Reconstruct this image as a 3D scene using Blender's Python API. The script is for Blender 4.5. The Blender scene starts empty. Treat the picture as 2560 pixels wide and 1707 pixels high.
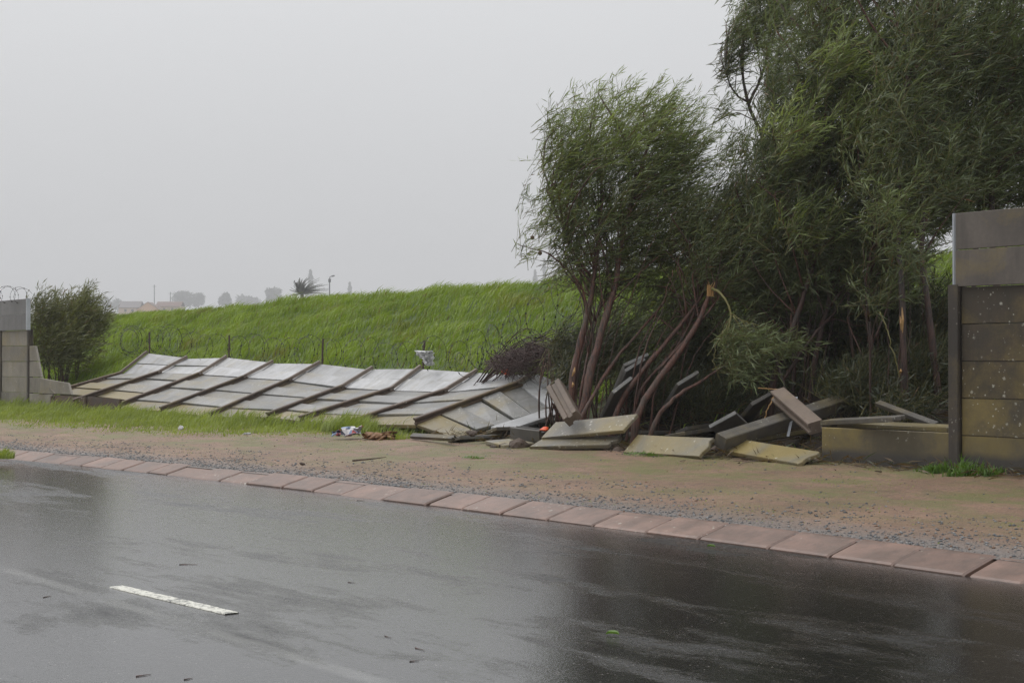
import bpy, math, random
import numpy as np
from mathutils import Vector, Matrix

# ------------------------------------------------------------------ camera
sc = bpy.context.scene
FPX, CX, CY, HOR, CAMZ = 4000.0, 1280.0, 853.5, 900.0, 1.15      # calibration in photo pixels
PITCH = math.atan((HOR - CY) / FPX)
cam = bpy.data.cameras.new('camera'); co = bpy.data.objects.new('camera', cam)
sc.collection.objects.link(co)
co.location = (0, 0, CAMZ); co.rotation_euler = (math.pi / 2 + PITCH, 0, 0)
cam.sensor_width = 36; cam.lens = 36 * FPX / 2560
cam.clip_start = 0.1; cam.clip_end = 6000
sc.camera = co
# ------------------------------------------------------------------ sky
SUN_EL, SUN_AZ = math.radians(58), math.radians(-55)              # azimuth from +Y towards +X
wd = bpy.data.worlds.new('World'); sc.world = wd; wd.use_nodes = True
nt = wd.node_tree; N = nt.nodes; L = nt.links; N.clear()
def wnode(t, **k):
    n = N.new(t)
    for a, b in k.items(): setattr(n, a, b)
    return n
out = wnode('ShaderNodeOutputWorld'); bg = wnode('ShaderNodeBackground'); L.new(bg.outputs[0], out.inputs[0])
tc = wnode('ShaderNodeTexCoord'); sp = wnode('ShaderNodeSeparateXYZ'); L.new(tc.outputs['Generated'], sp.inputs[0])
def wmath(op, a, b):
    m = wnode('ShaderNodeMath', operation=op)
    for i, v in enumerate((a, b)):
        if isinstance(v, (int, float)): m.inputs[i].default_value = v
        else: L.new(v, m.inputs[i])
    return m.outputs[0]
z = wmath('MAXIMUM', sp.outputs[2], 0.0)
val = wmath('ADD', wmath('ADD', 0.63, wmath('MULTIPLY', z, 0.48)), wmath('MULTIPLY', wmath('MULTIPLY', z, z), 0.95))
cl = wnode('ShaderNodeTexNoise'); cl.inputs['Scale'].default_value = 1.7; cl.inputs['Detail'].default_value = 3
mpw = wnode('ShaderNodeMapping'); mpw.inputs['Scale'].default_value = (1, 1, 2.5); L.new(tc.outputs['Generated'], mpw.inputs[0]); L.new(mpw.outputs[0], cl.inputs[0])
val = wmath('MULTIPLY', val, wmath('ADD', 0.94, wmath('MULTIPLY', cl.outputs[0], 0.12)))
tint = wnode('ShaderNodeMixRGB', blend_type='MULTIPLY'); tint.inputs[0].default_value = 1; tint.inputs[2].default_value = (0.985, 0.997, 1.02, 1)
L.new(val, tint.inputs[1])
sky = wnode('ShaderNodeTexSky', sky_type='NISHITA'); sky.sun_disc = False
sky.sun_elevation = SUN_EL; sky.sun_rotation = SUN_AZ; sky.dust_density = 6; sky.air_density = 1.5
hs = wnode('ShaderNodeHueSaturation'); hs.inputs['Saturation'].default_value = 0.15; hs.inputs['Value'].default_value = 0.1; L.new(sky.outputs[0], hs.inputs['Color'])
mx = wnode('ShaderNodeMixRGB'); mx.inputs[0].default_value = 0.1; L.new(tint.outputs[0], mx.inputs[1]); L.new(hs.outputs[0], mx.inputs[2])
L.new(mx.outputs[0], bg.inputs[0]); bg.inputs[1].default_value = 1.0
# ------------------------------------------------------------------ sun, colour
sl = bpy.data.lights.new('sun', 'SUN'); sl.energy = 0.9; sl.angle = math.radians(35); sl.color = (1, 0.97, 0.93)
so = bpy.data.objects.new('sun', sl); sc.collection.objects.link(so)
sd = Vector((math.sin(SUN_AZ) * math.cos(SUN_EL), math.cos(SUN_AZ) * math.cos(SUN_EL), math.sin(SUN_EL)))
so.rotation_euler = sd.to_track_quat('Z', 'Y').to_euler(); so.location = (0, 0, 30)
sc.view_settings.view_transform = 'Standard'; sc.view_settings.look = 'None'
sc.view_settings.exposure = 0; sc.view_settings.gamma = 1
sc.render.engine = 'CYCLES'
sc.cycles.use_denoising = True; sc.cycles.denoising_prefilter = 'NONE'; sc.cycles.adaptive_threshold = 0.006
sc.cycles.max_bounces = 6; sc.cycles.diffuse_bounces = 3; sc.cycles.glossy_bounces = 3; sc.cycles.transmission_bounces = 3
sc.cycles.sample_clamp_indirect = 4

rng = np.random.default_rng(7)
random.seed(7)
COL = sc.collection
# ------------------------------------------------------------------ frames
O = np.array([0, 0, CAMZ])
def ray(px, py):
    d = ((px - CX) / FPX, 1.0, (CY - py) / FPX); c, s = math.cos(PITCH), math.sin(PITCH)
    return np.array([d[0], d[1] * c - d[2] * s, d[1] * s + d[2] * c])
def at(px, py, Y):
    """the real point that lies Y metres in front of the camera on that sight line"""
    r = ray(px, py); return O + r * (Y / r[1])
W0 = np.array([3.6486, 13.1, 0.0])                 # foot of the standing post on the right
U = np.array([-0.60068, 0.79949, 0.0]); NV = np.array([0.79949, 0.60068, 0.0])   # along the wall / away from the road
UP = np.array([0, 0, 1.0])
def sv(s, v, z=0.0): return W0 + s * U + v * NV + z * UP
def to_sv(p):
    d = np.asarray(p) - W0; return d @ U, d @ NV
def vk(s):
    s = np.clip(np.asarray(s, float), -14, 26); return -3.68 - 0.0058 * s * s
def hsh(x, y, k=0.0):
    return (np.sin(x * 1.7 + 1.3 * np.sin(y * 0.9 + k) + k) * np.sin(y * 2.1 + 1.1 * np.sin(x * 1.3 + 2 * k))
            + 0.5 * np.sin(x * 3.9 + k * 3 + np.sin(y * 3.1)) * np.sin(y * 4.3 + k)
            + 0.25 * np.sin(x * 8.3 + 2.2 * k) * np.sin(y * 7.7 + k * 1.7)) / 1.75
def sstep(a, b, x):
    t = np.clip((x - a) / (b - a), 0, 1); return t * t * (3 - 2 * t)
def ground(s, v):
    """height of the verge, the strip behind the wall and the grass mound"""
    s = np.asarray(s, float); v = np.asarray(v, float)
    k = vk(s) + 0.28
    t = np.clip((v - k) / (0 - k), 0, 1)
    zv = 0.083 + 0.165 * t + 0.014 * hsh(s * 1.4, v * 1.4, 1.0) * np.clip(t * 4, 0, 1)
    m = np.clip((v - 0.75) / 6.0, 0, 1)
    zm = (2.30 - 0.0125 * np.clip(s - 8, 0, 40)) * (1 - (1 - m) ** 1.18) * (0.45 + 0.55 * sstep(0, 0.25, m))
    zm = zm + (0.09 * hsh(s * 0.35, v * 0.5, 2.0) + 0.05 * hsh(s * 1.1, v * .8, 4.0)) * sstep(1.5, 4, v)
    zm = zm - 1.4 * sstep(7.5, 16, v)
    return np.where(v < 0, zv, 0.248 + zm)
def gz(p):
    s, v = to_sv(p); return float(ground(s, v))

# ------------------------------------------------------------------ mesh helpers
def np_mesh(name, V, F, mat, parent=None, shade=False, cols=None, uv=None):
    V = np.asarray(V, np.float32); F = np.asarray(F, np.int32); k = F.shape[1]
    me = bpy.data.meshes.new(name)
    me.vertices.add(len(V)); me.vertices.foreach_set('co', V.ravel())
    me.loops.add(F.size); me.loops.foreach_set('vertex_index', F.ravel())
    me.polygons.add(len(F)); me.polygons.foreach_set('loop_start', np.arange(0, F.size, k, dtype=np.int32))
    me.polygons.foreach_set('loop_total', np.full(len(F), k, np.int32))
    if shade: me.polygons.foreach_set('use_smooth', np.ones(len(F), bool))
    if cols is not None:
        a = me.color_attributes.new('tone', 'FLOAT_COLOR', 'POINT')
        c = np.ones((len(V), 4), np.float32); c[:, :cols.shape[1]] = cols; a.data.foreach_set('color', c.ravel())
    if uv is not None:
        l = me.uv_layers.new(name='UVMap'); l.data.foreach_set('uv', np.asarray(uv, np.float32)[F.ravel()].ravel())
    me.update(calc_edges=True); me.validate()
    me.materials.append(mat)
    o = bpy.data.objects.new(name, me); COL.objects.link(o)
    if parent: o.parent = parent
    return o
class MB:
    def __init__(s): s.V = []; s.F = []
    def add(s, V, F):
        n = len(s.V); s.V += [tuple(map(float, v)) for v in V]; s.F += [tuple(i + n for i in f) for f in F]
    def tube(s, pts, rad, sides=6, cap=True):
        pts = [np.asarray(p, float) for p in pts]; m = len(pts)
        rad = list(rad) if hasattr(rad, '__len__') else [rad] * m
        V = []; ref = None
        for i, p in enumerate(pts):
            t = pts[min(i + 1, m - 1)] - pts[max(i - 1, 0)]; t /= np.linalg.norm(t) + 1e-9
            if ref is None: ref = np.array([0, 0, 1.0]) if abs(t[2]) < 0.9 else np.array([1.0, 0, 0])
            a = np.cross(t, ref); a /= np.linalg.norm(a) + 1e-9; b = np.cross(t, a); ref = -b if False else np.cross(a, t)
            for j in range(sides):
                q = 2 * math.pi * j / sides; V.append(p + rad[i] * (math.cos(q) * a + math.sin(q) * b))
        F = [(i * sides + j, i * sides + (j + 1) % sides, (i + 1) * sides + (j + 1) % sides, (i + 1) * sides + j) for i in range(m - 1) for j in range(sides)]
        if cap: F += [tuple(range(sides))[::-1], tuple(range((m - 1) * sides, m * sides))]
        s.add(V, F)
    def build(s, name, mat, parent=None, smooth=False, origin=None):
        V = np.array(s.V); o0 = np.zeros(3)
        if origin is not None:
            o0 = np.array([V[:, 0].mean(), V[:, 1].mean(), V[:, 2].min()]) if isinstance(origin, str) else np.asarray(origin, float)
        me = bpy.data.meshes.new(name); me.from_pydata((V - o0).tolist(), [], s.F); me.update()
        if smooth: me.polygons.foreach_set('use_smooth', [True] * len(me.polygons))
        me.materials.append(mat); o = bpy.data.objects.new(name, me); COL.objects.link(o)
        if parent:
            o.parent = parent; o.location = Vector(o0) - parent.location
        else: o.location = o0
        return o
def empty(name, loc):
    o = bpy.data.objects.new(name, None); COL.objects.link(o); o.location = loc; o.empty_display_size = 0.2; return o
def tag(o, label=None, cat=None, group=None, kind=None):
    if label: o['label'] = label
    if cat: o['category'] = cat
    if group: o['group'] = group
    if kind: o['kind'] = kind
    return o
def spline(pts, n):
    """Catmull-Rom through points of any dimension"""
    P = np.asarray(pts, float); P = np.vstack([2 * P[0] - P[1], P, 2 * P[-1] - P[-2]]); r = []
    m = len(P) - 3
    for i in range(n + 1):
        t = i / n * m; k = min(int(t), m - 1); t -= k; a, b, c, d = P[k:k + 4]
        r.append(0.5 * (2 * b + (c - a) * t + (2 * a - 5 * b + 4 * c - d) * t * t + (3 * b - a - 3 * c + d) * t ** 3))
    return np.array(r)

# ------------------------------------------------------------------ materials
def mat(name):
    m = bpy.data.materials.new(name); m.use_nodes = True; t = m.node_tree; t.nodes.clear()
    o = t.nodes.new('ShaderNodeOutputMaterial'); b = t.nodes.new('ShaderNodeBsdfPrincipled'); t.links.new(b.outputs[0], o.inputs[0])
    return m, t, b
class NB:
    def __init__(s, t): s.t = t
    def n(s, ty, **k):
        x = s.t.nodes.new(ty)
        for a, b in k.items(): setattr(x, a, b)
        return x
    def ln(s, a, b): s.t.links.new(a, b)
    def val(s, sock, v):
        if isinstance(v, (int, float, tuple)): sock.default_value = v
        else: s.ln(v, sock)
    def math(s, op, a, b=0.0, clamp=False):
        m = s.n('ShaderNodeMath', operation=op); m.use_clamp = clamp; s.val(m.inputs[0], a); s.val(m.inputs[1], b); return m.outputs[0]
    def noise(s, vec, scale, detail=4, rough=0.55, dist=0.0):
        m = s.n('ShaderNodeTexNoise'); m.inputs['Scale'].default_value = scale; m.inputs['Detail'].default_value = detail
        m.inputs['Roughness'].default_value = rough; m.inputs['Distortion'].default_value = dist
        if vec is not None: s.ln(vec, m.inputs['Vector'])
        return m.outputs[0]
    def voro(s, vec, scale, out='Distance', feature='F1'):
        m = s.n('ShaderNodeTexVoronoi', feature=feature); m.inputs['Scale'].default_value = scale; s.ln(vec, m.inputs['Vector']); return m.outputs[out]
    def ramp(s, f, lo, hi):
        m = s.n('ShaderNodeMapRange'); s.val(m.inputs[0], f); m.inputs[1].default_value = lo; m.inputs[2].default_value = hi; return m.outputs[0]
    def mix(s, f, a, b, mode='MIX'):
        m = s.n('ShaderNodeMixRGB', blend_type=mode); s.val(m.inputs[0], f)
        for i, c in ((1, a), (2, b)): s.val(m.inputs[i], (*c, 1) if isinstance(c, tuple) and len(c) == 3 else c)
        return m.outputs[0]
    def bump(s, h, strength, dist, b, chain=None):
        m = s.n('ShaderNodeBump'); m.inputs['Strength'].default_value = strength; m.inputs['Distance'].default_value = dist
        s.ln(h, m.inputs['Height'])
        if chain is not None: s.ln(chain, m.inputs['Normal'])
        if b: s.ln(m.outputs[0], b.inputs['Normal'])
        return m.outputs[0]
    def map(s, vec, scale=(1, 1, 1), loc=None):
        m = s.n('ShaderNodeMapping'); m.inputs['Scale'].default_value = scale; s.ln(vec, m.inputs[0])
        if loc is not None: s.ln(loc, m.inputs['Location'])
        return m.outputs[0]
    def objvec(s):
        """object coordinates, shifted by a random amount per object"""
        c = s.n('ShaderNodeTexCoord'); oi = s.n('ShaderNodeObjectInfo'); a = s.n('ShaderNodeVectorMath', operation='ADD')
        m = s.n('ShaderNodeVectorMath', operation='SCALE'); m.inputs[0].default_value = (37, 91, 53); s.ln(oi.outputs['Random'], m.inputs['Scale'])
        s.ln(c.outputs['Object'], a.inputs[0]); s.ln(m.outputs[0], a.inputs[1]); return a.outputs[0], oi.outputs['Random'], c

def m_concrete(name, base, yellow=0.0, spots=0.5, rough=0.38, streak=0.3, dark=0.0, splash=None, slope=0.0):
    m, t, b = mat(name); k = NB(t); v, r, c = k.objvec()
    n1 = k.noise(v, 2.2, 5, 0.6); n2 = k.noise(v, 28, 5, 0.65); n3 = k.noise(k.map(v, (9, 9, 1.2)), 1.6, 3)
    col = k.mix(k.ramp(n1, 0.3, 0.72), tuple(x * 0.62 for x in base), tuple(x * 1.12 for x in base))
    col = k.mix(k.math('MULTIPLY', k.ramp(n2, 0.35, 0.75), 0.35), col, tuple(x * 0.5 for x in base))
    if streak: col = k.mix(k.math('MULTIPLY', k.ramp(n3, 0.5, 0.72), streak), col, tuple(x * 0.45 for x in base))
    if slope:
        dv_ = []
        for ax in ((-0.60068, 0.79949, 0.0), (0.79949, 0.60068, 0.2)):
            q = k.n('ShaderNodeVectorMath', operation='DOT_PRODUCT'); k.ln(v, q.inputs[0]); q.inputs[1].default_value = ax; dv_.append(q.outputs['Value'])
        cb = k.n('ShaderNodeCombineXYZ'); k.ln(k.math('MULTIPLY', dv_[0], 9.0), cb.inputs[0]); k.ln(k.math('MULTIPLY', dv_[1], 1.3), cb.inputs[1])
        col = k.mix(k.math('MULTIPLY', k.ramp(k.noise(cb.outputs[0], 1.0, 5, 0.65, 0.4), 0.50, 0.68), slope), col, tuple(x * y for x, y in zip(base, (0.40, 0.38, 0.30))))
        edge_ = k.noise(v, 1.3, 4); col = k.mix(k.math('MULTIPLY', k.ramp(edge_, 0.52, 0.70), 0.4), col, tuple(x * 0.55 for x in base))
    if yellow:
        ny = k.noise(v, 1.9, 4, 0.6, 0.5); nf = k.noise(v, 55, 3, 0.7)
        f = k.math('MULTIPLY', k.ramp(k.math('ADD', ny, k.math('MULTIPLY', nf, 0.25)), 0.68 - 0.36 * yellow, 0.92 - 0.3 * yellow), min(1.0, 0.45 + yellow * 0.5), True)
        col = k.mix(f, col, (0.215, 0.160, 0.045))
    if dark: col = k.mix(k.math('MULTIPLY', k.ramp(k.noise(v, 5, 4), 0.4, 0.65), dark), col, (0.035, 0.032, 0.024))
    if spots:
        msk = k.ramp(k.noise(v, 2.6, 3), 0.58 - 0.3 * spots, 0.72 - 0.25 * spots); wob = k.noise(v, 90, 2)
        for sc_, rad_, pick in ((17, 0.30, 0.62), (34, 0.30, 0.66)):
            d = k.voro(v, sc_); cs = k.n('ShaderNodeSeparateColor'); k.ln(k.voro(v, sc_, 'Color'), cs.inputs[0])
            rr_ = k.math('ADD', d, k.math('ADD', k.math('MULTIPLY', wob, 0.40), k.math('MULTIPLY', cs.outputs[1], 0.14)))
            f = k.math('MULTIPLY', k.math('MULTIPLY', k.ramp(rr_, rad_ + 0.20, rad_ + 0.06), k.ramp(cs.outputs[0], pick, pick + 0.02)), msk, True)
            col = k.mix(k.math('MULTIPLY', f, 0.8), col, (0.48, 0.47, 0.40))
    if splash:
        sx = k.n('ShaderNodeSeparateXYZ'); k.ln(c.outputs['Object'], sx.inputs[0])
        h = k.math('ADD', sx.outputs[2], k.math('MULTIPLY', k.noise(v, 5, 4), 0.09))
        col = k.mix(k.ramp(h, splash + 0.03, splash - 0.03), col, (0.055, 0.048, 0.04))
    hv = k.n('ShaderNodeHueSaturation'); k.ln(k.math('ADD', 0.80, k.math('MULTIPLY', r, 0.36)), hv.inputs['Value']); k.ln(col, hv.inputs['Color']); col = hv.outputs[0]
    k.ln(col, b.inputs['Base Color'])
    k.ln(k.math('ADD', rough - 0.1, k.math('MULTIPLY', n1, 0.3)), b.inputs['Roughness'])
    k.bump(k.math('ADD', n2, k.math('MULTIPLY', k.noise(v, 140, 2), 0.4)), 0.35, 0.006, b)
    return m
M_LOW = m_concrete('concrete_yellow_lichen', (0.25, 0.235, 0.20), 0.7, 0.35, 0.40, 0.25, slope=0.5)
M_MID = m_concrete('concrete_lichen_spots', (0.25, 0.245, 0.235), 0.24, 0.9, 0.34, 0.2, slope=0.5)
M_GREY = m_concrete('concrete_weathered', (0.25, 0.245, 0.235), 0.12, 0.5, 0.36, 0.2, slope=0.5)
M_EXT = m_concrete('smooth_extension_board', (0.42, 0.42, 0.425), 0.05, 0.0, 0.36, 0.2, slope=0.6)
M_POST = m_concrete('post_concrete', (0.125, 0.086, 0.064), 0.1, 0.1, 0.5, 0.3)
M_SLAB_SHADE = m_concrete('slab_shade_dark_concrete', (0.115, 0.105, 0.092), 0.25, 0.3, 0.5, 0.4, 0.3)  # dark concrete, its colour lowered further to carry the shade on the slabs
M_RW_MID = m_concrete('wall_dark_mossy_concrete', (0.072, 0.054, 0.034), 0.26, 0.75, 0.62, 0.5, 0.45)
M_RW_YEL = m_concrete('wall_yellow_mossy_concrete', (0.085, 0.07, 0.045), 0.5, 0.55, 0.62, 0.5, 0.3)
M_RW_BOT = m_concrete('wall_splashed_concrete', (0.14, 0.115, 0.07), 0.62, 0.25, 0.62, 0.4, 0.15, splash=0.19)
M_RW_EXT = m_concrete('wall_smooth_board', (0.118, 0.101, 0.087), 0.08, 0.0, 0.55, 0.5)
M_RW_POST = m_concrete('wall_post_concrete', (0.062, 0.050, 0.040), 0.05, 0.2, 0.6, 0.4, 0.2)
M_LW = m_concrete('pale_wall_concrete', (0.26, 0.235, 0.195), 0.15, 0.35, 0.6, 0.35)
M_LW_EXT = m_concrete('pale_wall_board', (0.22, 0.215, 0.215), 0.0, 0.0, 0.5, 0.35)
M_DEB = m_concrete('debris_lichen_concrete', (0.165, 0.150, 0.120), 0.42, 0.9, 0.36, 0.35, 0.15)
M_DEBY = m_concrete('debris_yellow_concrete', (0.20, 0.178, 0.125), 0.66, 0.45, 0.40, 0.4, 0.1)
M_RUST = m_concrete('rust_stained_concrete', (0.075, 0.035, 0.018), 0.0, 0.15, 0.6, 0.3, 0.5)
M_KERB = m_concrete('kerb_concrete', (0.225, 0.138, 0.105), 0.0, 0.2, 0.36, 0.5, 0.35)
def m_paint():
    m, t, b = mat('road_paint'); k = NB(t); v, r, c = k.objvec(); n = k.noise(v, 38, 5, 0.75); n2 = k.noise(v, 7, 3)
    w = k.ramp(k.math('ADD', n, k.math('MULTIPLY', n2, 0.4)), 0.80, 0.68)
    k.ln(k.mix(w, (0.09, 0.09, 0.085), (0.60, 0.59, 0.52)), b.inputs['Base Color']); b.inputs['Roughness'].default_value = 0.4; k.bump(n, 0.4, 0.004, b); return m
def simple(name, col, rough=0.6, metal=0.0, var=0.3, scale=12, bump=0.0, trans=0.0):
    m, t, b = mat(name); k = NB(t); v, r, c = k.objvec()
    n = k.noise(v, scale, 4, 0.6)
    k.ln(k.mix(n, tuple(x * (1 - var) for x in col), tuple(x * (1 + var) for x in col)), b.inputs['Base Color'])
    b.inputs['Roughness'].default_value = rough; b.inputs['Metallic'].default_value = metal
    if bump: k.bump(n, bump, 0.01, b)
    return m
M_STEEL = simple('painted_steel_white', (0.36, 0.38, 0.41), 0.4)
M_IRON = simple('rusty_iron', (0.055, 0.03, 0.024), 0.6)
M_WIRE = simple('razor_wire_steel', (0.035, 0.032, 0.03), 0.45, 0.3)
M_ORANGE = simple('orange_plastic', (0.75, 0.10, 0.02), 0.35, var=0.15)
M_PAINT = m_paint()
def m_bark(name='bark', q=1.0):
    m, t, b = mat(name); k = NB(t); v, r, c = k.objvec()
    n = k.noise(k.map(v, (1, 1, 0.13)), 40, 6, 0.75); n2 = k.noise(v, 3, 3)
    col = k.mix(k.ramp(n, 0.38, 0.64), (0.022 * q, 0.012 * q, 0.009 * q), (0.150 * q, 0.060 * q, 0.038 * q))
    col = k.mix(k.math('MULTIPLY', k.ramp(n2, 0.5, 0.7), 0.5), col, (0.075 * q, 0.07 * q, 0.05 * q))
    k.ln(col, b.inputs['Base Color']); b.inputs['Roughness'].default_value = 0.5; k.bump(n, 0.9, 0.015, b); return m
M_BARK = m_bark()
M_BARK_SHADE = m_bark('shade_bark', 0.5)  # darker copy of the bark, deep shade of the right-hand trees put into its colour
M_UNDER = None
M_TWIG = simple('olive_twig', (0.13, 0.115, 0.03), 0.5, var=0.35, scale=5)
M_SPLIT = simple('fresh_split_wood', (0.36, 0.21, 0.08), 0.6, var=0.35, scale=40)
M_DEADTWIG = simple('dead_brush', (0.045, 0.019, 0.015), 0.65, var=0.4)
M_LITTER = simple('leaf_litter', (0.085, 0.045, 0.022), 0.7, var=0.6, scale=30)
def m_leaf(name, dark, light, trans=0.28, rough=0.38):
    m, t, b = mat(name); k = NB(t)
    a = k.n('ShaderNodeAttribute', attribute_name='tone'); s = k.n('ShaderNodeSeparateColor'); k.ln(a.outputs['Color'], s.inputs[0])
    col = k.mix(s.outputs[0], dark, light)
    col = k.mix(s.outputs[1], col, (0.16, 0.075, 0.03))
    k.ln(col, b.inputs['Base Color']); b.inputs['Roughness'].default_value = rough
    tr = k.n('ShaderNodeBsdfTranslucent'); k.ln(k.mix(1.0, col, (1.25, 1.3, 0.6), 'MULTIPLY'), tr.inputs[0])
    ms = k.n('ShaderNodeMixShader'); ms.inputs[0].default_value = trans; k.ln(b.outputs[0], ms.inputs[1]); k.ln(tr.outputs[0], ms.inputs[2])
    k.ln(ms.outputs[0], t.nodes['Material Output'].inputs[0]); return m
M_LEAF = m_leaf('acacia_leaf', (0.040, 0.064, 0.022), (0.27, 0.33, 0.110), 0.36)
M_LEAF2 = m_leaf('acacia_leaf_grey', (0.030, 0.046, 0.020), (0.215, 0.262, 0.120), 0.33)
M_UNDER = m_leaf('shaded_undergrowth_leaf', (0.018, 0.026, 0.012), (0.075, 0.095, 0.045), 0.25)  # older leaves, with the shade beneath the trees put into their colour
M_SHRUB = m_leaf('shrub_leaf', (0.06, 0.07, 0.025), (0.20, 0.21, 0.065))
M_GRASS = m_leaf('wet_grass', (0.085, 0.140, 0.010), (0.29, 0.38, 0.045), 0.38, 0.45)
M_VGRASS = m_leaf('verge_grass', (0.11, 0.150, 0.022), (0.34, 0.40, 0.09), 0.38, 0.45)
M_WEED = m_leaf('weed_leaf', (0.05, 0.11, 0.015), (0.14, 0.24, 0.04), 0.3, 0.45)
M_FAR = m_leaf('far_leaf', (0.03, 0.045, 0.028), (0.06, 0.08, 0.045), 0.1, 0.6)

def m_road():
    m, t, b = mat('wet_asphalt'); k = NB(t)
    uv = k.n('ShaderNodeTexCoord').outputs['UV']
    big = k.noise(k.map(uv, (0.35, 1.5, 1)), 1.0, 4, 0.55, 0.6)
    mid = k.noise(k.map(uv, (1.2, 3.2, 1)), 1.6, 4, 0.6, 0.4)
    fine = k.noise(uv, 95, 3, 0.7); grit = k.voro(uv, 130)
    dry = k.ramp(k.math('ADD', k.math('ADD', k.math('MULTIPLY', big, 0.72), k.math('MULTIPLY', mid, 0.33)), k.math('MULTIPLY', k.noise(uv, 26, 4, 0.75), 0.16)), 0.625, 0.78)
    sp = k.n('ShaderNodeSeparateXYZ'); k.ln(uv, sp.inputs[0])
    # faint pale line running on from the dash
    lv = k.math('ABSOLUTE', k.math('ADD', sp.outputs[1], 7.72))
    line = k.math('MULTIPLY', k.ramp(k.math('ADD', lv, k.math('MULTIPLY', mid, 0.05)), 0.09, 0.05), k.ramp(mid, 0.35, 0.6), True)
    col = k.mix(fine, (0.007, 0.007, 0.0075), (0.020, 0.0195, 0.019))
    agg = k.ramp(k.voro(uv, 48), 0.26, 0.14); col = k.mix(k.math('MULTIPLY', agg, 0.55), col, (0.085, 0.08, 0.075))
    col = k.mix(k.math('MULTIPLY', line, 0.45), col, (0.2, 0.2, 0.19))
    speck = k.ramp(k.voro(k.map(uv, (1, 1, 1)), 33), 0.16, 0.09)  # pale aggregate specks, with wet glints put into the colour
    col = k.mix(k.math('MULTIPLY', speck, k.ramp(k.noise(uv, 7, 2), 0.45, 0.6)), col, (0.26, 0.24, 0.22))
    k.ln(col, b.inputs['Base Color'])
    k.ln(k.math('ADD', 0.11, k.math('MULTIPLY', dry, 0.26)), b.inputs['Roughness'])
    k.ln(k.math('SUBTRACT', 1.0, k.math('MULTIPLY', dry, 0.72)), b.inputs['Specular IOR Level'])
    h = k.math('ADD', k.math('MULTIPLY', grit, 0.6), fine)
    h = k.math('ADD', h, k.math('MULTIPLY', k.voro(uv, 62), 0.8)); bm = k.n('ShaderNodeBump'); k.ln(k.math('ADD', 0.10, k.math('MULTIPLY', dry, 0.45)), bm.inputs['Strength']); bm.inputs['Distance'].default_value = 0.004
    k.ln(h, bm.inputs['Height']); k.ln(bm.outputs[0], b.inputs['Normal'])
    return m
M_ROAD = m_road()
def m_verge():
    m, t, b = mat('wet_sandy_verge'); k = NB(t)
    uv = k.n('ShaderNodeTexCoord').outputs['UV']; sp = k.n('ShaderNodeSeparateXYZ'); k.ln(uv, sp.inputs[0])
    big = k.noise(uv, 0.9, 9, 0.68, 0.4); mid = k.noise(uv, 4.5, 8, 0.72); fine = k.noise(uv, 60, 4, 0.7); gr = k.voro(uv, 70)
    col = k.mix(k.ramp(big, 0.3, 0.7), (0.150, 0.085, 0.050), (0.275, 0.168, 0.108))
    col = k.mix(k.math('MULTIPLY', k.ramp(k.noise(uv, 22, 6, 0.8), 0.46, 0.62), 0.6), col, (0.075, 0.05, 0.036))
    col = k.mix(k.math('MULTIPLY', k.ramp(mid, 0.52, 0.66), 0.55), col, (0.075, 0.05, 0.034))
    # grey stone dust by the kerb
    kd = k.math('ADD', sp.outputs[1], k.math('MULTIPLY', k.math('MULTIPLY', sp.outputs[0], sp.outputs[0]), 0.0058))
    g = k.ramp(k.math('ADD', kd, k.math('MULTIPLY', mid, 0.9)), -2.35, -2.9)
    col = k.mix(k.math('MULTIPLY', g, 0.8), col, k.mix(k.ramp(gr, 0.2, 0.6), (0.04, 0.042, 0.045), (0.17, 0.165, 0.16)))
    # thin moss and seedlings
    ms = k.math('MULTIPLY', k.ramp(k.noise(k.map(uv, (0.8, 1.5, 1)), 1.25, 9, 0.72, 0.3), 0.44, 0.58), k.ramp(kd, -3.2, -1.7), True)
    col = k.mix(k.math('MULTIPLY', ms, k.ramp(fine, 0.3, 0.6)), col, (0.105, 0.125, 0.022))
    g2 = k.voro(uv, 38); col = k.mix(k.math('MULTIPLY', k.ramp(k.math('ADD', g2, k.math('MULTIPLY', fine, 0.5)), 0.42, 0.30), 0.7), col, (0.05, 0.042, 0.036))
    g3 = k.voro(uv, 47); col = k.mix(k.math('MULTIPLY', k.ramp(g3, 0.17, 0.10), 0.7), col, (0.36, 0.30, 0.25))
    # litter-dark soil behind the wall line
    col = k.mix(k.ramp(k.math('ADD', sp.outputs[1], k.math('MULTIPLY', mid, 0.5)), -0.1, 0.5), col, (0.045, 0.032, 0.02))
    k.ln(col, b.inputs['Base Color']); k.ln(k.math('ADD', 0.42, k.math('MULTIPLY', mid, 0.35)), b.inputs['Roughness'])
    k.bump(k.math('ADD', fine, k.math('MULTIPLY', gr, 0.5)), 0.7, 0.012, b, k.bump(mid, 0.6, 0.05, None)); return m
M_VERGE = m_verge()
def m_soil():
    m, t, b = mat('grass_soil'); k = NB(t); uv = k.n('ShaderNodeTexCoord').outputs['UV']
    n = k.noise(uv, 3, 5, 0.6); sp = k.n('ShaderNodeSeparateXYZ'); k.ln(uv, sp.inputs[0])
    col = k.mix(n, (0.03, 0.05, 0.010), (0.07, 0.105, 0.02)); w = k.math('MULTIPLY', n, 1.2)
    litter_shade = k.math('MULTIPLY', k.ramp(k.math('ADD', sp.outputs[0], w), 7.6, 6.8), k.ramp(k.math('ADD', sp.outputs[1], w), 5.4, 4.2), True)  # leaf-litter soil under the trees, its colour deepened to carry the shade there
    k.ln(k.mix(litter_shade, col, (0.028, 0.018, 0.011)), b.inputs['Base Color'])
    b.inputs['Roughness'].default_value = 0.9; return m
M_SOIL = m_soil()
M_FIELD = simple('far_field', (0.09, 0.12, 0.04), 0.9, scale=0.05)
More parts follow.
